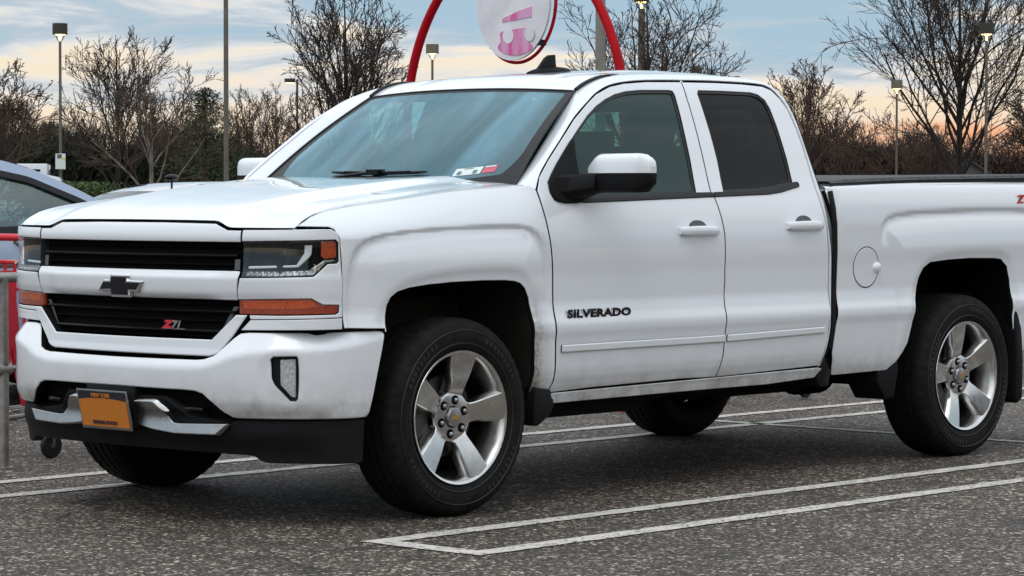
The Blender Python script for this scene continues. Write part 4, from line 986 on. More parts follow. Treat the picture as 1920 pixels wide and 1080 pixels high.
# ================= bed: cover, tailgate, rear bumper =================
m=MB(); rows=[]
for x in np.linspace(2.575,4.82,60):
    z0=float(interp1(x,[(2.55,1.338),(3.182,1.356),(4.234,1.373),(4.845,1.382)])); j=.0015*math.sin(x*57)+.001*math.sin(x*131+1)
    sec=[(.955,z0-.006),(.956,z0+.012)]
    rows.append([(x,s*y,z) for s,y,z in [(-1,.930,z0-.01),(-1,.938,z0+.0),(-1,.940,z0+.014),(-1,.930,z0+.018)]])
m.grid(rows); m.build('bed_rail_guard','rubber trim',truck,angle=40); m=MB(); m.grid([[(p[0],-p[1],p[2]) for p in r] for r in rows]); m.build('bed_rail_guard','rubber trim',truck,angle=40)
m=MB(); rows=[]
for i,x in enumerate(np.linspace(2.60,4.80,110)):
    z0=float(interp1(x,[(2.55,1.338),(3.182,1.356),(4.234,1.373),(4.845,1.382)]))+.010; f=sstep(0,.12,x-2.60)*(1-sstep(4.70,4.8,x)); w=.0025*math.sin(x*83)+.0018*math.sin(x*211)
    rr=.0135*(.6+.4*float(f))
    ring=[(.915+.005,z0-.002),(.928+w,z0+rr*.5),(.922+w,z0+rr*1.1+.001),(.905,z0+rr*1.5),(.86,z0+rr*1.55),(.6,z0+rr*1.45+.001*math.sin(x*9)),(0,z0+rr*1.35+.001*math.sin(x*9))]
    rows.append([(x,-y,z) for y,z in ring]+[(x,y,z) for y,z in ring[::-1][1:]])
m.grid(rows); m.build('bed_cover','fabric cover',truck,angle=70)
m=MB(); rows=[]
for y in np.linspace(-.90,.90,41):
    rows.append([(4.845,y,1.36),(4.850,y,1.352),(4.852,y,1.28),(4.838,y,1.25),(4.835,y,.80),(4.845,y,.70),(4.83,y,.62)])
m.grid(rows); tg=m.build('tailgate','clean white paint',truck,angle=50)
m=MB(); m.box((4.855,0,1.15),(.02,.30,.07)); m.build('tailgate_handle','black plastic',tg,bevel=.01)
for sg in(-1,1):
    m=MB(); m.grid([[(4.70,sg*.998,z),(4.78,sg*.995,z),(4.835,sg*.975,z),(4.855,sg*.93,z),(4.852,sg*.90,z)] for z in np.linspace(.86,1.30,12)]); m.build('tail_light','tail red',truck)
m=MB()
for sg in (-1,1):
    rows=[[(x,sg*y,z) for x,y,z in ((4.60,.985,z),(4.80,.98,z),(4.93,.93,z),(4.965,.80,z),(4.97,.45,z+0),(4.97,0,z))] for z in (.50,.52,.64,.66)]
    m.grid(rows)
m.box((4.90,0,.655),(.16,1.85,.02)); m.build('rear_bumper','chrome',truck,angle=40)
# front wall of the bed below the cab window and body behind
m=MB(); m.box((2.60,0,.95),(.02,1.86,.75)); m.build('bed_front_wall','clean white paint',truck)
# ================= mirrors =================
def mirror(sg):
    o=empty('side_mirror',(0,0,0)); o.parent=truck
    def blob(x0,x1,yi,yo,zlow,ztop,name,mat,low):
        rows=[]
        for t in np.linspace(0,1,15):
            y=yi+(yo-yi)*t
            # height envelope seen from ahead
            e=1-max(0,(t-.86)/.14)**2.2*.28-max(0,(.22-t)/.22)**1.6*.55
            zt=zlow+(ztop-zlow)*e if not low else zlow
            zb=zlow if not low else zlow-(zlow-ztop)*(1 *(1-max(0,(t-.9)/.1)**2*.35))
            dep=(x1-x0)*(.62+.38*math.sin(math.pi*min(1,t*.8+.15))) 
            ring=[]
            if t>.93: dep*=1-.35*((t-.93)/.07)**2
            if not low:
                for a in np.linspace(0,math.pi,13):
                    ca=math.cos(a);sa=math.sin(a)
                    ring.append((x1-dep/2-dep/2*math.copysign(abs(ca)**.55,ca),sg*y,zlow+(zt-zlow)*sa**.55))
            else:
                for a in np.linspace(0,math.pi,13):
                    ca=math.cos(a);sa=math.sin(a)
                    ring.append((x1-dep/2-dep/2*math.copysign(abs(ca)**.45,ca),sg*y,zlow-(zlow-zb)*sa**.5))
            rows.append(ring)
        last=[Vector(q) for q in rows[-1]]; ctr=sum(last,Vector())/13; base_=(last[0]+last[-1])/2; ctr=base_
        for sc_,dy in ((.93,.006),(.75,.0105),(.45,.013)): rows.append([tuple(ctr+(q-ctr)*sc_+Vector((0,sg*dy,0))) for q in last])
        m=MB(); m.grid(rows)
        m.add(rows[0],[tuple(range(13))]); m.add(rows[-1],[tuple(range(13))])
        m.add([rows[0][0],rows[0][-1],rows[-1][-1],rows[-1][0]],[(0,1,2,3)])
        return m.build(name,mat,o,angle=62,bevel=.0)
    blob(.775,.905,.975,1.262,1.389,1.472,'mirror_cap','clean white paint',False)
    blob(.775,.905,.970,1.264,1.3885,1.306,'mirror_housing','black plastic',True)
    m=MB(); m.grid([[(.9065,sg*y,z) for y in (.995,1.245)] for z in (1.335,1.455)]); m.build('mirror_glass','mirror glass',o)
    # arm + sail
    m=MB(); rows=[]
    for t in np.linspace(0,1,9):
        y=.925+.115*t; zt=1.384+.004*t; zb=1.262+.050*t; x0=.620+.145*t; x1=.82+.03*t
        rows.append([(x0+(x1-x0)*u,sg*y,z) for u,z in ((0,(zt+zb)/2-.02),(.08,zt-.014),(.3,zt),(.8,zt),(1,zt-.015),(1,zb+.012),(.8,zb),(.3,zb),(.08,zb+.012))]+[(x0,sg*y,(zt+zb)/2-.02)])
    m.grid(rows); m.add(rows[-1][:-1],[tuple(range(9))]); m.add(rows[0][:-1],[tuple(range(9))]); m.build('mirror_arm','black plastic',o,angle=50)
    F=SL(sg)
    panel('mirror_sail',offfn(F,-.012,(0,sg,.1)),(0,sg,.1),chaikin([(.600,1.290),(.600,1.345),(.634,1.380),(.685,1.426),(.757,1.484),(.822,1.536),(.835,1.53),(.815,1.45),(.805,1.28),(.79,1.262),(.64,1.260)],1),'black plastic',o,grid=(.03,.03),depth=.03,r=.006)
mirror(-1); mirror(1)
# ================= wipers =================
def wiper(name,base,a0,b0,b1,arm):
    m=MB(); m.tube([wsp(a0,b,.012) for b in np.linspace(b0,b1,12)],[.004]+[.007]*10+[.004],6)
    m.tube([wsp(a0,b,.018) for b in np.linspace(b0-.12,b1+.12,10)],.005,6)
    c=wsp(a0,(b0+b1)/2,.020); m.box(c,(.05,.07,.022)); m.tube([base,wsp(a0-.05,arm,.02),c],[.010,.008,.007],6); m.build('wiper','satin black',truck)
# the plate leans back at its foot
for o in [plate]+[q for q in bpy.data.objects if q.parent is plate and q.name.startswith(('plate_field','plate_header'))]:
    for v in o.data.vertices: v.co.x+=(.437-v.co.z)*.22
for o in bpy.data.objects:
    if o.parent is plate and o.name.startswith('plate_text'):
        o.location.x+=(.437-o.location.z)*.22-.0030; o.rotation_euler=(R(90+12.4),0,R(-90))
wiper('wiper',(.36,.45,1.305),.218,.40,-.38,.30)
wiper('wiper',(.40,-.20,1.285),.08,-.20,-.72,-.24)
def stick(a0,b0,w,h,mat,name):
    m=MB(); m.grid([[wsp(a0+h*j,b0+w*i-.012*j*(1 if 0 else 0),.0015) for i in (0,.5,1)] for j in (0,.5,1)]); o=m.build(name,mat,wso,recalc=False); return o
s1=stick(.175,-.565,-.175,.062,'sticker white','sticker'); s2=stick(.175,-.750,-.080,.062,'sticker red','sticker')
stick(.182,-.590,-.025,.028,'sticker ink','sticker_print'); stick(.182,-.69,-.025,.028,'sticker ink','sticker_print'); stick(.226,-.62,-.06,.005,'sticker ink','sticker_print'); stick(.222,-.755,-.065,.011,'sticker white','sticker_print')
for o in bpy.data.objects:
    if o.name.startswith('sticker_print'):
        o.parent=s1
        for v in o.data.vertices: v.co+=Vector((-.001,0,.0013))
# ================= interior =================
m=MB(); rows=[]
for b in np.linspace(-1,1,21):
    rows.append([(.44+.14*b*b,b*.80,1.235),(.60,b*.80,1.262),(.85,b*.80,1.275-.015*abs(b)),(1.00,b*.80,1.245),(1.03,b*.80,1.15),(.98,b*.80,1.0),(1.05,b*.80,.70)])
m.grid(rows); m.build('dashboard','interior grey',truck,angle=70)
m=MB(); m.lathe([(0,.19)],(0,0,0),'x',4) if 0 else None
cx,cy,cz=1.22,-.40,1.13; pts=[]
for a in np.linspace(0,2*math.pi,36,endpoint=False):
    pts.append((cx+.19*math.sin(a)*math.sin(R(22)),cy+.19*math.cos(a),cz+.19*math.sin(a)*math.cos(R(22))))
m.tube(pts,.016,8,closed=True); m.tube([(cx,cy-.18,cz),(cx-.02,cy,cz-.01),(cx,cy+.18,cz)],.02,6); m.tube([(cx-.02,cy,cz),(cx-.25,cy,cz-.1)],.035,8); m.build('steering_wheel','satin black',truck)
def seat(x,y,w,name='seat'):
    m=MB(); m.box((x,y,.85),(.52,w,.16)); s=m.build(name,'seat cloth',truck,bevel=.04,bseg=3)
    m=MB(); m.box((x+.33,y,1.22),(.13,w,.62),ry=R(14)); m.build('backrest','seat cloth',s,bevel=.05,bseg=3)
    return s
for y in(-.40,.40):
    s=seat(1.45,y,.52); m=MB(); m.box((1.90,y,1.60),(.10,.27,.18),ry=R(10)); m.build('headrest','seat cloth',s,bevel=.04,bseg=3)
    s=seat(2.02,y*1.02,.72) ; m=MB(); m.box((2.44,y*1.05,1.55),(.07,.26,.13),ry=R(8)); m.build('headrest','seat cloth',s,bevel=.03,bseg=3)
m=MB(); m.box((1.12,0,1.655),(.04,.25,.075)); m.tube([(1.12,0,1.66),(1.09,0,1.74)],.012,6); m.build('rearview_mirror','satin black',truck,bevel=.015)
# folded light blue cloth on the dashboard, a thing of its own
random.seed(3); rows=[]
for i in range(15):
    row=[]
    for j in range(25):
        u=i/14-.5;v=j/24-.5; h=.016+.018*math.sin(v*17+u*6)*math.cos(u*9+v*4)+.012*math.sin(v*41+u*11); e=max(0,1-(2*abs(u))**4)*max(0,1-(2*abs(v))**6)
        row.append((.70+.16*u,-.36+.34*v-.04*u,1.268+(h+.018)*e))
    rows.append(row)
c=MB().grid(rows).build('cloth','blue cloth',None,angle=80); prop(c,label='crumpled light blue cloth lying on the truck dashboard behind the windshield',cat='cloth')
# ================= GROUND =================
m=MB(); m.grid([[(-400+i*100,-400+j*120,0) for j in range(11)] for i in range(13)]); g=m.build('parking_lot',['asphalt'],None,smooth=False,recalc=False); prop(g,kind='structure')
def line(P,w,name,z=.004):
    rows=[]
    a=np.array(P[0]);b=np.array(P[1]);d=(b-a)/np.linalg.norm(b-a);n=np.array([-d[1],d[0]]);L=np.linalg.norm(b-a)
    random.seed(int(L*1000)); vs=[];k=max(2,int(L/.05)); r0=[];r1=[]
    for i in range(k+1):
        p=a+d*L*i/k; j1=random.uniform(-.006,.006);j2=random.uniform(-.006,.006)
        r0.append(tuple(p+n*(w/2+j1))+(z,)); r1.append(tuple(p-n*(w/2+j2))+(z,))
    return r0,r1
lm=MB()
def addl(P,w=.102,z=.004):
    r0,r1=line(P,w,'x',z); lm.grid([r0,r1])
for (y0,y1) in ((-1.36,-1.87),(1.455,.965)):
    addl([(-.87,y0),(9.85,y0)]); addl([(-.87,y1),(9.85,y1)])
    ya,yb=sorted((y0,y1)); addl([(-.825,ya+.048),(-.825,yb-.048)])
for yy in (-4.7,-5.2,4.3,4.8,7.2,7.7): addl([(-.87,yy),(9.85,yy)])
addl([(4.50,1.405),(4.50,-1.31)],.075); addl([(4.50,-1.92),(4.50,-4.6)],.075)
prop(lm.build('parking_line','line paint',None,smooth=False,recalc=False),kind='structure')
def P_(px,d):
    a=R(47.43)+math.atan((px-960)/5339.6); d=d/math.cos(a-R(47.43)); return (-8.3+d*math.sin(a),-8.9+d*math.cos(a))
# ======================= CART CORRAL =======================
def arcpts(c,r,a0,a1,n,f): return [f(c,r,a) for a in np.linspace(a0,a1,n)]
cor=empty('cart_corral',(0,2,0),label='grey tube railing of the shopping cart corral behind the truck',cat='cart corral')
def rp(m,P,r,n=10): m.tube([(x,y-2,z) for x,y,z in P],r,n)
for y in (1.99,4.12):
    for x in (-.005,2.35,4.70,7.1):
        m=MB(); rp(m,[(x,y,0),(x,y,.90)],.026,14); m.lathe([(0,.045),(.006,.045),(.008,.027)],(x,y-2,0),'z',16); m.build('post','galvanised',cor)
    m=MB(); rp(m,[(-.62,y,.885),(-.60,y,.905),(7.1,y,.905)],.024,12); m.build('rail','galvanised',cor)
    m=MB(); rp(m,[(-.03,y,.47),(7.1,y,.47)],.017,10); m.lathe([(-.04,.020),(-.04,.030),(.035,.030),(.035,.020)],(-.005,y-2,.47),'x',14); m.build('rail','galvanised',cor)
m=MB(); rp(m,[(7.1,1.99,.905),(7.1,4.12,.905)],.024,12); m.build('rail','galvanised',cor)
arch=empty('corral_sign_arch',(4.7,3.04,0),label='tall red hoop rising over the cart corral behind the truck roof',cat='arch')
m=MB(); P=[(0,-.915,0),(0,-.915,.8),(0,-.915,1.72)]
zc0=1.72
for a in np.linspace(0,math.pi,41)[1:-1]: P.append((0,-.915*math.cos(a)*1.0,zc0+1.134*math.sin(a)))
P+=[(0,.915,1.72),(0,.915,.8),(0,.915,0)]
m.tube(P,.029,16); m.build('hoop','red paint',arch,angle=80)
m=MB(); m.tube([(.0,0,2.854),(-.01,0,2.82)],.012,8); m.build('hanger','red paint',arch)
sgn=empty('hanging_sign',(4.66,3.0,2.49),label='round white sign with faded pink picture hanging inside the red hoop',cat='sign')
ry_,rz_=.305,.365
m=MB(); m.tube([(.045,(ry_+.012)*math.cos(a),(rz_+.012)*math.sin(a)) for a in np.linspace(0,2*math.pi,64,endpoint=False)],.011,10,closed=True); m.build('sign_ring','red paint',sgn,angle=80)
def disc(x,ry,rz,t,name,mat,c=(0,0)):
    P=[(c[0]+ry*math.cos(a),c[1]+rz*math.sin(a)) for a in np.linspace(0,2*math.pi,72,endpoint=False)]
    m=MB(); m.prism(P,x,x+t,'x'); return m.build(name,mat,sgn,angle=40)
def disc_face():
    m,b,o=begin('faded sign'); b.inputs['Roughness'].default_value=.35
    b.inputs['Transmission Weight'].default_value=0
    t=nd('ShaderNodeTexCoord'); f=noise(t.outputs['Object'],4,4,.6); link(mix(ramp(f,[(.35,0),(.65,1)]),(.72,.70,.74),(.86,.84,.88)),b.inputs['Base Color'])
    m,b,o=begin('faded pink'); b.inputs['Roughness'].default_value=.4; t=nd('ShaderNodeTexCoord'); mp=nd('ShaderNodeMapping'); mp.inputs['Scale'].default_value=(1,9,1.2); link(t.outputs['Object'],mp.inputs[0]); f=noise(mp.outputs[0],2,4,.6); link(mix(ramp(f,[(.35,0),(.6,1)]),(.74,.42,.62),(.74,.12,.38)),b.inputs['Base Color'])
disc_face()
simple('faded pink pale',(.76,.38,.62),.4)
disc(.0,ry_,rz_,.018,'sign_disc','faded sign')
# pink picture: bars and rounded body with two pale wheels (viewer right is -y)
body=[(.105,-.182),(-.067,-.170),(-.125,-.165),(-.12,-.215),(-.125,-.25),(-.165,-.275),(-.172,-.298),(-.11,-.325),(-.02,-.338),(.06,-.325),(.110,-.30),(.125,-.275),(.095,-.25),(.10,-.215)]
pk=MB(); pk.prism(chaikin(body,2),-.0045,-.0005,'x'); pk.build('sign_picture','faded pink',sgn)
pk=MB(); pk.prism([(.083,-.105),(.083,-.127),(-.063,-.115),(-.063,-.060),(.0,-.080)],-.0042,-.0005,'x'); pk.build('sign_picture','faded pink',sgn)
pk=MB(); pk.prism([(-.0635,-.112),(-.161,-.103),(-.161,-.040),(-.0635,-.060)],-.0046,-.0005,'x'); pk.build('sign_picture','faded pink pale',sgn)
disc(-.0075,.044,.047,.002,'sign_dot','faded sign',(.031,-.214)); disc(-.0075,.040,.045,.002,'sign_dot','faded sign',(-.145,-.208))
for y,z in ((.180,-.270),(-.215,-.262)):
    m=MB(); m.box((.028,y,z),(.05,.035,.035),0); m.build('sign_clip','satin black',sgn)
# ---- shopping carts ----
def make_cart():
    c=empty('shopping_cart',(0,0,0))
    m=MB(); m.tube([(0,-.31,1.09),(0,.31,1.09)],.018,12); m.build('handle','cart red',c)
    m=MB()
    for s in(-1,1):
        m.tube([(0,s*.25,1.07),(.03,s*.255,1.05),(.10,s*.255,.90),(.16,s*.245,.55),(.22,s*.235,.16)],.012,8)
        m.tube([(.22,s*.235,.16),(.95,s*.16,.20)],.013,8)
        m.tube([(.10,s*.25,.92),(.0,s*.26,.97)],.010,8)
    m.tube([(.95,-.16,.20),(.95,.16,.20)],.013,8); m.tube([(.10,-.255,.90),(.10,.255,.90)],.012,8)
    m.build('cart_frame','galvanised',c)
    # basket: side boards with slots
    for s in(-1,1):
        m=MB()
        for k in range(15):
            x=.12+k*.058; w=.26-.07*(x/.95); zb=.52+.10*x; zt=.98-.06*x
            m.box((x,s*w,(zb+zt)/2),(.014,.012,zt-zb))
        for f in (0,.33,.66,1):
            m.tube([(.12,s*.252,.53+(.44)*f),(.94,s*.19,.615+.31*f)],.011,6)
        m.build('basket_side','cart red',c)
    m=MB()
    for k in range(8):
        y=-.18+k*.0515; m.tube([(.95,y,.615),(.95,y,.925)],.007,6); m.tube([(.14,y*1.25,.53),(.95,y,.615)],.006,6)
    for z in (.615,.77,.925): m.tube([(.95,-.19,z),(.95,.19,z)],.011,6)
    m.build('basket_front','cart red',c)
    for y0 in (-.275,.248):
        m=MB(); m.prism([(-.11,.93),(-.03,.93),(.01,.62),(.08,.28),(.04,.27),(-.04,.56),(-.08,.27),(-.12,.28),(-.09,.62)],y0,y0+.027,'y'); m.build('side_guard','cart red',c)
    m=MB()
    for k in range(6): m.tube([(.22,-.2+k*.08,.22),(.93,-.14+k*.056,.25)],.006,6)
    m.build('lower_rack','galvanised',c)
    for x,y in ((.24,-.235),(.24,.235),(.93,-.16),(.93,.16)):
        m=MB(); m.lathe([(-.014,.012),(-.014,.056),(-.009,.0625),(.009,.0625),(.014,.056),(.014,.012)],(x,y,.0625),'y',28); w=m.build('caster','rubber trim',c)
        m=MB(); m.lathe([(-.016,.0003),(-.016,.014),(.016,.014),(.016,.0003)],(x,y,.0625),'y',16); m.prism([(x-.006,.06),(x+.006,.06),(x+.012,.17),(x-.012,.17)],y-.024,y-.019,'y'); m.prism([(x-.006,.06),(x+.006,.06),(x+.012,.17),(x-.012,.17)],y+.019,y+.024,'y'); m.build('caster_fork','grey plastic',w)
    return c
ct=make_cart(); index_children(); ct.location=(.22,2.46,0); ct.rotation_euler=(0,0,R(3))
cl=['red shopping cart nearest the corral entrance, beside the headlight on the left edge','second red shopping cart in the row, nested just behind the one by the headlight','red shopping cart far down the corral, seen only under the truck body by its caster']
prop(ct,label=cl[0],cat='shopping cart',group='shopping carts in the corral')
for i,(x,y,rz) in enumerate(((6.66,2.27,176),)):
    c=copy_tree(ct); c.location=(x,y,0); c.rotation_euler=(0,0,R(rz)); c['label']=cl[i+2]
# ======================= PARKED CARS =======================
def sedan(name,loc,rz,pm,label,gm='car glass'):
    c=empty(name,loc,rz,label=label,cat='car')
    def hy(z): return interp1(z,[(.25,.84),(.45,.885),(.70,.90),(.90,.885),(1.0,.86),(1.06,.835),(1.30,.70),(1.50,.58)])
    top=[(2.28,.45),(2.30,.60),(2.22,.76),(1.9,.88),(1.45,.97),(1.18,1.02)]
    wsl=[(1.18,1.02),(.95,1.135),(.65,1.28),(.38,1.385)]
    rfl=[(.38,1.385),(.15,1.44),(-.15,1.475),(-.55,1.485),(-.95,1.455),(-1.15,1.41)]
    rgl=[(-1.15,1.41),(-1.45,1.27),(-1.75,1.10)]
    tr=[(-1.75,1.10),(-2.1,1.05),(-2.25,.98),(-2.30,.75),(-2.26,.45)]
    def strip(P,mat,nm,inset=0,crown=.03,k=17):
        rows=[]
        for x,z in P:
            w=float(hy(z))-inset; rows.append([(x+.10*(b*b)*(-1 if x>0 else 1)*(1 if z>.9 else .0),b*w,z+crown*(1-b*b)) for b in np.linspace(-1,1,k)])
        m=MB(); m.grid(rows); return m.build(nm,mat,c,angle=60)
    def sp(P): # smooth profile
        T=np.arange(len(P)); t=np.linspace(0,len(P)-1,(len(P)-1)*4+1); return list(zip(pchip(t,T.astype(float),np.array([p[0] for p in P])),pchip(t,T.astype(float),np.array([p[1] for p in P]))))
    top,wsl,rfl,rgl,tr=[sp(p) for p in (top,wsl,rfl,rgl,tr)]
    strip(top,pm,'hood'); strip(rfl,pm,'roof',crown=.025); strip(tr,pm,'trunk_lid'); strip(wsl,gm,'windshield',.03,.03); strip(rgl,gm,'rear_window',.03,.03)
    arch=lambda cx:[(cx+.36*math.cos(a),.33+.36*math.sin(a)) for a in np.linspace(math.pi,0,15)]
    bot=[(-2.26,.30),(-1.76,.28)]+arch(-1.38)[1:-1]+[(-1.0,.24),(1.0,.24)]+arch(1.38)[1:-1]+[(1.78,.28),(2.28,.32)]
    prof=[(x-.10 if x>0 and z>.9 else (x+.10 if z>.9 else x),z) for x,z in top+wsl[1:]+rfl[1:]+rgl[1:]+tr[1:]]
    win=fillet([(.84,1.06),(.56,1.195),(.22,1.320),(-.15,1.385),(-.60,1.39),(-1.0,1.355),(-1.28,1.22),(-1.46,1.09),(-.4,1.02)],.05)
    for s in(-1,1):
        fn=lambda u,v,s=s:(np.asarray(u,float),s*hy(v),np.asarray(v,float)+0*np.asarray(u,float)); out=(0,s,.1)
        sd=panel('body_side',fn,out,bot+prof,pm,c,holes=[win],grid=(.09,.05),depth=.03,r=.004)
        panel('side_window',offfn(fn,.012,out),out,offs(win if area(win)>0 else win[::-1],-.01),'car glass',c,grid=(.1,.1),depth=.003,r=.001)
        panel('window_frame',offfn(fn,-.004,out),out,offs(win if area(win)>0 else win[::-1],-.022),'satin black',c,holes=[offs(win if area(win)>0 else win[::-1],.020)],grid=(.05,.05),depth=.012,r=.003)
        m=MB(); m.box((-.30,s*(float(hy(1.2))-.012),1.22),(.06,.02,.36)); m.build('door_pillar','satin black',c)
        m=MB()
        for k in range(7):
            rr=[(.86-.12*0+ .14*(k/6)*0 +.0,s*(.86+.03*k),1.0)]
        m.lathe([(-.08,.01),(-.07,.05),(0,.075),(.07,.07),(.08,.01)],(.90,s*.985,1.08),'y',16); m.build('side_mirror',pm,c,angle=60)
        m=MB(); m.box((-.35,s*.897,.80),(.16,.03,.03)); m.build('door_handle',pm,c,bevel=.008)
        m=MB(); m.grid([[(2.10+.12*t-.06*u,s*(.84-.26*t),.66+.10*u) for t in np.linspace(0,1,6)] for u in np.linspace(0,1,4)]); m.build('headlight','reflector bowl',c)
        for x in(-1.38,1.38):
            m=MB(); m.lathe([(-.10,.20),(-.105,.30),(-.09,.325),(.09,.325),(.105,.30),(.10,.20)],(x,s*.80,.325),'y',40); w=m.build('wheel','tyre rubber',c)
            m=MB(); m.lathe([(-.07,.0005),(-.08,.06),(-.06,.18),(-.10,.205),(.10,.205),(.06,.18),(.08,.06),(.07,.0005)],(x,s*.80,.325),'y',30); m.build('hubcap','satin silver',w)
            m=MB(); m.box((x,s*.55,.55),(.78,.4,.30)); m.build('wheel_well','void black',c)
    m=MB(); m.box((0,0,.30),(4.3,1.55,.14)); m.box((.9,0,.93),(.5,1.5,.12)); m.build('floor','void black',c)
    for x,y in ((-.05,-.36),(-.05,.36),(-.95,-.36),(-.95,.36)):
        m=MB(); m.box((x,y,.60),(.45,.48,.16)); m.box((x-.26,y,.90),(.13,.46,.58),ry=R(-12)); m.box((x-.34,y,1.22),(.09,.24,.15),ry=R(-12)); m.build('seat','interior grey',c,bevel=.03)
    m=MB(); m.tube([(.42+.17*math.sin(R(25))*math.sin(a),.36+.17*math.cos(a),.92+.17*math.cos(R(25))*math.sin(a)) for a in np.linspace(0,2*math.pi,20,endpoint=False)],.014,6,closed=True); m.build('steering_wheel','satin black',c)
    return c
c1=sedan('parked_car',(2.40,5.86,0),0,'silver blue paint','silver blue sedan on the left edge behind the shopping carts'); c1.scale=(1,1,1.05)
c2=sedan('parked_car',(8.85,11.1,0),R(180),'grey paint','pale grey car whose roof just shows above the white hood','privacy glass')
m=MB(); rows=[]
for t in np.linspace(0,1,9):
    a=math.pi*t; rows.append([(.38+.075*math.cos(a),.45+.04*math.sin(a)*math.cos(b),1.545+.030*math.sin(a)*math.sin(b)) for b in np.linspace(0,2*math.pi,13)])
m.grid(rows); m.tube([(.38,.45,1.42),(.38,.45,1.53)],.010,6); m.build('roof_antenna','satin black',c2); c2.scale=(1,1,.94)
sedan('parked_car',(48.3,63.2,0),R(10),'clean white paint','small white car in the distance beyond the green hedge')
# box van far away
v=empty('box_van',(59.6,79.8,0),R(-42),label='white box van with round orange emblem far behind the silver car',cat='van')
m=MB(); m.box((-.6,0,1.50),(4.2,2.1,1.95)); m.build('box_body','clean white paint',v,bevel=.04)
m=MB(); m.prism([(1.5,.5),(2.9,.5),(2.95,1.1),(2.4,1.25),(1.95,1.95),(1.5,2.05)],-.95,.95,'y'); m.build('cab','clean white paint',v,bevel=.03)
m=MB(); m.box((.30,-1.055,1.72),(.45,.02,.42)); m.build('side_window','satin black',v)
m=MB(); m.lathe([(0,.0003),(0,.24)],(.86,-1.062,1.62),'y',24); m.build('emblem','amber lens',v)
m=MB(); m.lathe([(0,.0003),(0,.11)],(.86,-1.066,1.62),'y',24); m.build('emblem_centre','sticker white',v)
m=MB()
for x,w in ((-1.2,.5),(-.35,.22),(.62,.12),(1.1,.3)): m.box((x,-1.055,2.22),(w,.012,.09))
m.build('side_marking','dark badge',v)
for x in(-1.7,2.0):
    for y in(-.9,.9):
        m=MB(); m.lathe([(-.12,.0003),(-.12,.33),(-.09,.36),(.09,.36),(.12,.33),(.12,.0003)],(x,y,.36),'y',24); m.build('wheel','tyre rubber',v)
# ======================= LAMP POSTS =======================
def lamp(name,x,y,zt,label,pole='brown pole',rp=.055,shade='lamp shade dark',kind='drum',grp='lamp posts around the parking lot',vis=True,extra=None):
    o=empty(name,(x,y,0),0,label=label,cat='lamp post',group=grp)
    m=MB(); 
    if kind=='arm':
        m.tube([(0,0,0),(0,0,zt)],[rp*1.2,rp],12); m.build('pole',pole,o)
        m=MB(); m.box((-.26,.24,zt-.05),(.52,.30,.20),rz=R(-42)); m.build('lamp_shade',shade,o,bevel=.02)
        m=MB(); m.box((-.26,.24,zt-.16),(.42,.22,.03),rz=R(-42)); m.build('bulb','lamp glow',o)
        return o
    h=.44; zb=zt-h
    m.tube([(0,0,0),(0,0,.5),(0,0,zb-.26)],[rp*1.25,rp*1.22,rp],14); m.lathe([(0,rp*3),(.05,rp*3),(.06,rp*1.3)],(0,0,0),'z',16); m.build('pole',pole,o)
    m=MB(); m.lathe([(0,.30),(h,.30),(h+.005,.28),(h+.02,.0005)],(0,0,zb),'z',28); m.lathe([(.0,.295),(.10,.285),(.12,.0005)],(0,0,zb),'z',28); m.build('lamp_shade',shade,o)
    m=MB(); m.lathe([(-.035,.0005),(-.030,.17),(.0,.22),(.06,.19),(.07,.0005)],(0,0,zb),'z',20); m.lathe([(-.26,.035),(-.03,.05)],(0,0,zb),'z',12); m.build('bulb','lamp glow',o)
    m=MB()
    for a in (0,90,180,270):
        m.tube([(.05*math.cos(R(a)),.05*math.sin(R(a)),zb-.27),(.14*math.cos(R(a)),.14*math.sin(R(a)),zb-.20),(.26*math.cos(R(a)),.26*math.sin(R(a)),zb+.01)],.014,5)
    m.build('lamp_bracket','lamp shade olive',o)
    return o
lamp('lamp_post',63.41,81.47,8.12,'lamp post with a paper poster on it, nearest the left edge')
lamp('lamp_post',86.94,92.79,6.9,'lamp post with a sideways shoebox head, between the windshield and the slim bare pole',pole='dark green pole',kind='arm')
lamp('lamp_post',87.09,83.76,8.3,'lamp post with pale brown drum head inside the red hoop',shade='lamp shade olive')
lamp('lamp_post',76.04,61.8,9.15,'thick lamp post standing in the crown of the bare tree right of the red hoop',rp=.13)
lamp('lamp_post',120.37,94.81,8.75,'lamp post of which only the drum head clears the cab roof',shade='lamp shade olive')
_l6=lamp('lamp_post',84.36,55.71,7.73,'small lamp post in the brush just right of the cab',pole='brown pole',shade='lamp shade olive'); _l6.scale=(.75,.75,.75)
lamp('lamp_post',88.43,54.23,8.15,'lamp post in front of the big bare tree at the right edge',pole='brown pole')
lamp('lamp_post',41.83,47.35,9.2,'tall slim dark pole rising out of the picture left of the windshield',pole='brown pole',rp=.058)
lamp('lamp_post',37.12,30.3,9.6,'thick pale concrete pole just behind the right leg of the red hoop',pole='concrete pole',rp=.095)
b=empty('poster',(63.28,81.31,2.62),R(-42),label='small white poster with yellow corner fixed to the left lamp post',cat='poster')
m=MB(); m.box((0,-.02,0),(.40,.02,.62)); m.build('board','sticker white',b)
m=MB(); m.box((-.02,-.034,.20),(.22,.006,.16),.1); m.build('picture','brown pole',b)
simple('poster yellow',(.70,.60,.08),.5); m=MB(); m.add([(.19,-.036,.16),(.19,-.036,-.02),(.05,-.036,.10)],[(0,1,2)]); m.build('corner_mark','poster yellow',b)
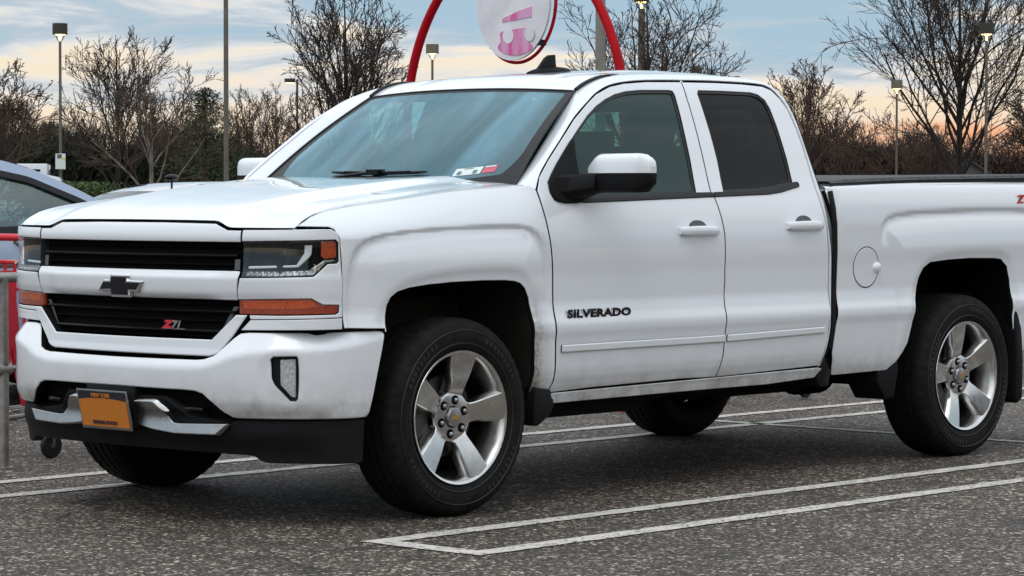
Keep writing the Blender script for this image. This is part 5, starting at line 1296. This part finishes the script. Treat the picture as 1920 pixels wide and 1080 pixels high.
# ======================= BUILDINGS =======================
simple('brick wall',(.060,.022,.018),.9,nscale=2,namp=.3); simple('white trim',(.33,.32,.32),.7); simple('house siding',(.10,.092,.098),.9); simple('shingle',(.07,.062,.065),.9,nscale=3)
bb=empty('brick_building',(110,157,0),R(-42),label='long dark red brick building behind the trees on the left',cat='building')
m=MB(); m.box((-4,4,3.7),(20,10,7.4)); m.build('wall','brick wall',bb)
m=MB(); m.box((-4,4,7.55),(20.4,10.4,.3)); m.build('roof','shingle',bb)
m=MB(); m.box((-1.2,1.4,8.1),(1.5,1.2,1.1)); m.build('roof_block','brick wall',bb)
for k in range(5):
    w=MB(); w.box((-12+k*3.5,-1.02,4.9),(1.3,.08,1.5)); w.build('window','satin black',bb)
_h=P_(1795,141); hh=empty('gabled_house',(_h[0],_h[1],0),R(-56),label='grey gabled house with white window frames low behind the right hand tree',cat='house')
m=MB(); m.box((0,2,1.4),(5.0,6,2.8)); m.prism([(-2.5,2.8),(2.5,2.8),(0,4.3)],-1,5,'y'); m.build('wall','house siding',hh)
m=MB(); 
for s in(-1,1): m.add([(s*2.75,-1.3,2.68),(s*2.75,5.3,2.68),(0,5.3,4.42),(0,-1.3,4.42),(s*2.75,-1.3,2.56),(s*2.75,5.3,2.56),(0,5.3,4.30),(0,-1.3,4.30)],[(0,1,2,3),(4,5,6,7),(0,3,7,4),(1,2,6,5),(0,1,5,4)])
m.build('roof','shingle',hh)
for x in(-1.3,.9):
    w=MB(); w.box((x,-1.04,1.95),(.9,.06,1.3)); w=w.build('window','white trim',hh); g=MB()
    for a in(-.2,.2):
        for q in(-.3,.3): g.box((x+a,-1.075,1.95+q),(.32,.02,.5))
    g.build('pane','satin black',w)
m=MB(); m.box((2.0,-1.2,1.4),(.18,.18,2.8)); m.box((2.9,-1.2,1.4),(.18,.18,2.8)); m.build('porch_post','white trim',hh)
hh.scale=(.75,.75,.78)
# ======================= TREES =======================
simple('bark dark',(.026,.019,.016),.95,nscale=6,namp=.4); simple('bark brown',(.075,.048,.036),.95,nscale=6,namp=.4); simple('bark pale',(.22,.18,.15),.95,nscale=6,namp=.4)
simple('twig dark',(.044,.030,.024),.9); simple('twig brown',(.062,.036,.026),.9); simple('twig tan',(.075,.052,.038),.9)
simple('brush brown',(.042,.023,.018),.95,nscale=.6,namp=.55); simple('brush green',(.022,.026,.012),.95,nscale=.7,namp=.55); simple('needles',(.030,.045,.018),.9,nscale=1.2,namp=.5); simple('hedge leaf',(.060,.085,.025),.8,nscale=2,namp=.5); simple('buds',(.075,.05,.03),.9)
def tree_mesh(seed,H,spread,r0,clear,limbs,lv,twig_r,upright=.5,buds=True,lean=0,dens=1.0,asym=0):
    rnd=random.Random(seed); T=MB(); Cw=MB(); B=MB()
    def grow(p,d,L,r,level):
        n=5 if level<2 else (4 if level==2 else 3); pts=[p]; q=p.copy(); dd=d.copy(); step=L/n
        for i in range(n):
            j=.20 if level else .10
            dd=(dd+Vector((rnd.uniform(-j,j),rnd.uniform(-j,j),rnd.uniform(-j,j)+upright*.12))).normalized(); q=q+dd*step; pts.append(q.copy())
        r1=max(twig_r*.7,r*.35)
        rr=[r+(r1-r)*i/n for i in range(n+1)]
        (T if level<=1 else Cw).tube(pts,rr,5 if level<=1 else 3,cap=False)
        if level>=lv:
            if buds and rnd.random()<.55:
                e=pts[-1]
                for _ in range(2):
                    a=Vector((rnd.uniform(-1,1),rnd.uniform(-1,1),rnd.uniform(-1,1)))*.055; b=Vector((rnd.uniform(-1,1),rnd.uniform(-1,1),rnd.uniform(-1,1)))*.055
                    B.add([e,e+a,e+b],[(0,1,2)])
            return
        k=int(round([0,9,6,4,3][level]*dens*rnd.uniform(.8,1.2))) if level else 0
        for c in range(k):
            t=.22+.78*(c+rnd.random()*.8)/k; f=min(t,.999)*n; i=int(f); pos=pts[i].lerp(pts[i+1],f-i)
            ax=(pts[i+1]-pts[i]).normalized(); az=rnd.uniform(0,2*math.pi); u=ax.orthogonal().normalized(); w=ax.cross(u); ang=R(rnd.uniform(22,48))
            nd_=(ax*math.cos(ang)+(u*math.cos(az)+w*math.sin(az))*math.sin(ang)).normalized()
            grow(pos,nd_,L*rnd.uniform(.38,.62)*(1.15-.5*t),max(twig_r,rr[i]*.55),level+1)
    tp=[Vector((0,0,0)),Vector((lean*.2,0,clear*.5)),Vector((lean*.5,0,clear)),Vector((lean,0,H*.62)),Vector((lean*1.2,.1,H*.95))]
    T.tube(tp,[r0*1.25,r0,r0*.85,r0*.4,twig_r],8,cap=False)
    for c in range(limbs):
        t=(c+rnd.random()*.7)/limbs; z=clear*.85+(H*.55-clear*.85)*t**1.1; f=z/H; az=c*2.4+rnd.uniform(-.4,.4)
        out=spread*(1.0-.55*t)*rnd.uniform(.75,1.05)*(1+asym*math.cos(az)); up=(H-z)*rnd.uniform(.62,.92)*(.62+.38*t)
        d=Vector((out*math.cos(az),out*math.sin(az),up)); L=d.length
        grow(Vector((lean*f,0,z)),(d.normalized()+Vector((math.cos(az),math.sin(az),0))*.15).normalized(),L,r0*.5*(1-.5*t),1)
    return T,Cw,B
def tree(name,x,y,label,cat,seed,bark,twig,grp=None,rz=0,**k):
    T,Cw,B=tree_mesh(seed,**k); o=empty(name,(x,y,0),rz,label=label,cat=cat,group=grp)
    T.build('trunk',bark,o,recalc=False,angle=80); cr=Cw.build('crown',twig,o,smooth=False,recalc=False)
    if B.v: B.build('buds','buds',cr,smooth=False,recalc=False)
    return o
tree('bare_tree',61.38,62.99,'bare dark tree with fanned branches left of the red hoop','tree',11,'bark dark','twig dark',H=8.9,spread=2.1,r0=.15,clear=1.2,limbs=19,lv=4,twig_r=.013,upright=.55,dens=.88)
tree('bare_tree',72.38,58.4,'bare tree spreading above the cab roof right of the red hoop','tree',12,'bark dark','twig dark',H=9.2,spread=3.0,r0=.16,clear=1.6,limbs=17,lv=4,twig_r=.013,upright=.5,dens=.85)
tree('bare_tree',91.0,57.2,'large bare tree with many rising limbs near the right edge','tree',43,'bark dark','twig dark',H=12.6,spread=3.2,r0=.17,clear=1.7,limbs=22,lv=4,twig_r=.014,upright=.6,dens=.9)
tree('bare_tree',68.6,84.2,'bare tree right beside the lamp post with the poster','tree',14,'bark dark','twig dark',H=8.4,spread=2.1,r0=.13,clear=1.0,limbs=16,lv=4,twig_r=.013,upright=.55,dens=.85)
tree('bare_tree',60.2,72.1,'bare tree with pale forked trunk above the green hedge','tree',15,'bark pale','twig tan',H=6.2,spread=1.9,r0=.11,clear=.9,limbs=9,lv=4,twig_r=.012,upright=.3,dens=.85,asym=.3)
tree('bare_tree',80.0,56.8,'small bare tree right behind the rear edge of the cab','tree',16,'bark brown','twig brown',H=6.6,spread=1.5,r0=.11,clear=2.0,limbs=9,lv=4,twig_r=.013,upright=.45,dens=.9)
tree('bare_tree',46.2,63.3,'bare tree cut by the left edge of the picture','tree',17,'bark brown','twig brown',H=5.7,spread=1.5,r0=.11,clear=.8,limbs=11,lv=4,twig_r=.012,upright=.3,dens=.85)
tree('bare_tree',97.0,56.9,'bare tree leaning in at the far right edge','tree',18,'bark brown','twig brown',H=6.3,spread=1.9,r0=.12,clear=1.2,limbs=12,lv=4,twig_r=.015,upright=.3)
for i,(x,y,H,s,lb) in enumerate(((86.06,95.22,7.2,21,'tall thin bare tree just right of the slim dark pole'),(89.0,96.5,6.8,22,'thin bare tree by the sideways lamp, left of the windshield'),(83.5,96.9,6.4,23,'thin bare tree just left of the slim dark pole, beside the evergreen'),(106.11,73.4,5.6,24,'thin bare tree in the brush left of the small lamp post'),(112.5,74.9,5.9,25,'thin bare tree directly behind the small lamp post'),(108.59,70.7,5.4,26,'thin bare tree in the brush right of the small lamp post'))):
    tree('bare_tree',x,y,lb,'tree',s,'bark brown','twig tan' if i<3 else 'twig brown',H=H*.93,spread=1.1,r0=.08,clear=.6,limbs=10,lv=4,twig_r=.012,upright=.7,dens=.85)
# evergreen
o=empty('evergreen_tree',(65.9,75.6,0),0,label='dark green evergreen left of the slim dark pole',cat='tree'); o.scale=(1.25,1.25,.92)
m=MB(); m.tube([(0,0,0),(0,0,6.0)],[.14,.02],8); m.build('trunk','bark dark',o)
m=MB(); rnd=random.Random(5)
for k in range(64):
    z=1.0+4.8*(k/64)**.9; L=(6.2-z)*.36*rnd.uniform(.7,1.15)+.15; a=k*2.4+rnd.uniform(-.3,.3)
    for j in range(70):
        t=rnd.random()**.7; c=Vector((L*t*math.cos(a),L*t*math.sin(a),z+L*t*.28+rnd.uniform(-.1,.08)))+Vector((rnd.uniform(-.16,.16),rnd.uniform(-.16,.16),rnd.uniform(-.06,.10)))*(.5+t)
        u=Vector((rnd.uniform(-1,1),rnd.uniform(-1,1),rnd.uniform(.0,1))).normalized()*.13; w=Vector((rnd.uniform(-1,1),rnd.uniform(-1,1),rnd.uniform(-1,1))).normalized()*.035
        m.add([c-w,c+w,c+u],[(0,1,2)])
m.build('crown','needles',o,smooth=False,recalc=False)
# far-off wood: one mass of brush and thin stems behind the lot
def woods(name,mat,segs,n,seed,label,cat):
    rnd=random.Random(seed); m=MB(); W_=[math.hypot(b[0]-a[0],b[1]-a[1]) for a,b,h0,h1,dp in segs]; tot=sum(W_)
    for (a,b,h0,h1,dp),wl in zip(segs,W_):
        nx,ny=-(b[1]-a[1])/wl,(b[0]-a[0])/wl
        cl=[(rnd.random(),rnd.uniform(.72,1.1)) for _ in range(int(wl/1.4)+2)]
        for _ in range(int(n*wl/tot)):
            t=rnd.random(); ce,hf=min(cl,key=lambda c:abs(c[0]-t)); H=(h0+(h1-h0)*t)*hf
            z=H*rnd.random()**1.0*(1-.25*min(1,abs(ce-t)*wl/1.0)**2); d=rnd.uniform(0,dp)
            c=Vector((a[0]+(b[0]-a[0])*t+nx*d,a[1]+(b[1]-a[1])*t+ny*d,z))
            L=rnd.uniform(.25,.9)*(1 if z>H*.55 else 1.3); u=Vector((rnd.uniform(-.7,.7),rnd.uniform(-.7,.7),rnd.uniform(.2,1))).normalized()*L
            w=u.cross(Vector((rnd.uniform(-1,1),rnd.uniform(-1,1),rnd.uniform(-1,1)))).normalized()*(.020 if z>H*.7 else .055)
            m.add([c-w,c+w,c+u],[(0,1,2)])
    o=m.build(name,mat,None,smooth=False,recalc=False); prop(o,label=label,cat=cat,kind='stuff'); return o
woods('woods','brush brown',[(P_(-160,140),P_(330,143),5.6,5.3,9),(P_(330,143),P_(520,145),4.6,4.8,9),(P_(520,138),P_(760,138),4.6,5.0,9),(P_(760,150),P_(1440,150),3.6,3.6,9),(P_(1430,146),P_(1560,146),5.0,5.4,9),(P_(1560,150),P_(1720,152),5.7,5.5,9),(P_(1720,150),P_(2100,152),4.2,4.0,9)],190000,31,'brown mass of leafless woods along the back of the lot','woods')
woods('woods','brush green',[(P_(20,118),P_(330,122),4.0,3.9,6),(P_(330,128),P_(470,128),3.3,3.0,6)],26000,33,'dark evergreen brush between the left lamp post and the slim dark pole','woods')
woods('woods','brush brown',[(P_(-1700,185),P_(-200,190),4.5,4.0,3),(P_(-200,190),P_(2150,190),3.8,3.8,3),(P_(2150,190),P_(3600,185),4.0,4.5,3)],90000,35,'low far belt of trees closing the horizon','woods')
rnd=random.Random(9); m=MB()
hx,hy_=29.9,38.6
for _ in range(9000):
    c=Vector((hx+rnd.uniform(-1.7,1.0)*.74,hy_-rnd.uniform(-1.7,1.0)*.60,0))+Vector((rnd.uniform(-.3,.3),rnd.uniform(-.3,.3),1.55*rnd.random()**.6)); u=Vector((rnd.uniform(-1,1),rnd.uniform(-1,1),rnd.uniform(-.2,1))).normalized()*.07; w=u.cross(Vector((rnd.uniform(-1,1),rnd.uniform(-1,1),rnd.uniform(-1,1)))).normalized()*.03
    m.add([c-w,c+w,c+u],[(0,1,2)])
h=m.build('hedge','hedge leaf',None,smooth=False,recalc=False); prop(h,label='clipped green hedge between the silver car and the truck hood',cat='hedge')

# the store and the lot behind the viewpoint: they show only as reflections in paint and glass
simple('store wall',(.10,.085,.075),.85,nscale=.4,namp=.25); simple('store glow',(1,.85,.6),.5,emit=(1,.72,.38),es=3.0)
st=empty('store_building',(-18,-50,0),R(6),label='long low store with lit windows, seen only as a reflection in the doors',cat='building')
m=MB(); m.box((0,0,4.2),(120,14,8.4)); m.build('wall','store wall',st)
m=MB(); m.box((0,7.3,8.6),(121,.8,.5)); m.build('roof_edge','shingle',st)
for k,(x,w,h) in enumerate(((-22,7,1.2),(-9,3,1.5),(2,9,1.3),(17,4,1.1),(30,6,1.4))):
    m=MB(); m.box((x,7.06,3.4),(w,.1,h)); m.build('lit_window','store glow',st)
woods('woods','brush brown',[((-120,-30),(-70,-70),6,6.5,9),((50,-60),(110,-30),6,5.5,9)],16000,41,'dark belt of trees behind the viewpoint','woods')
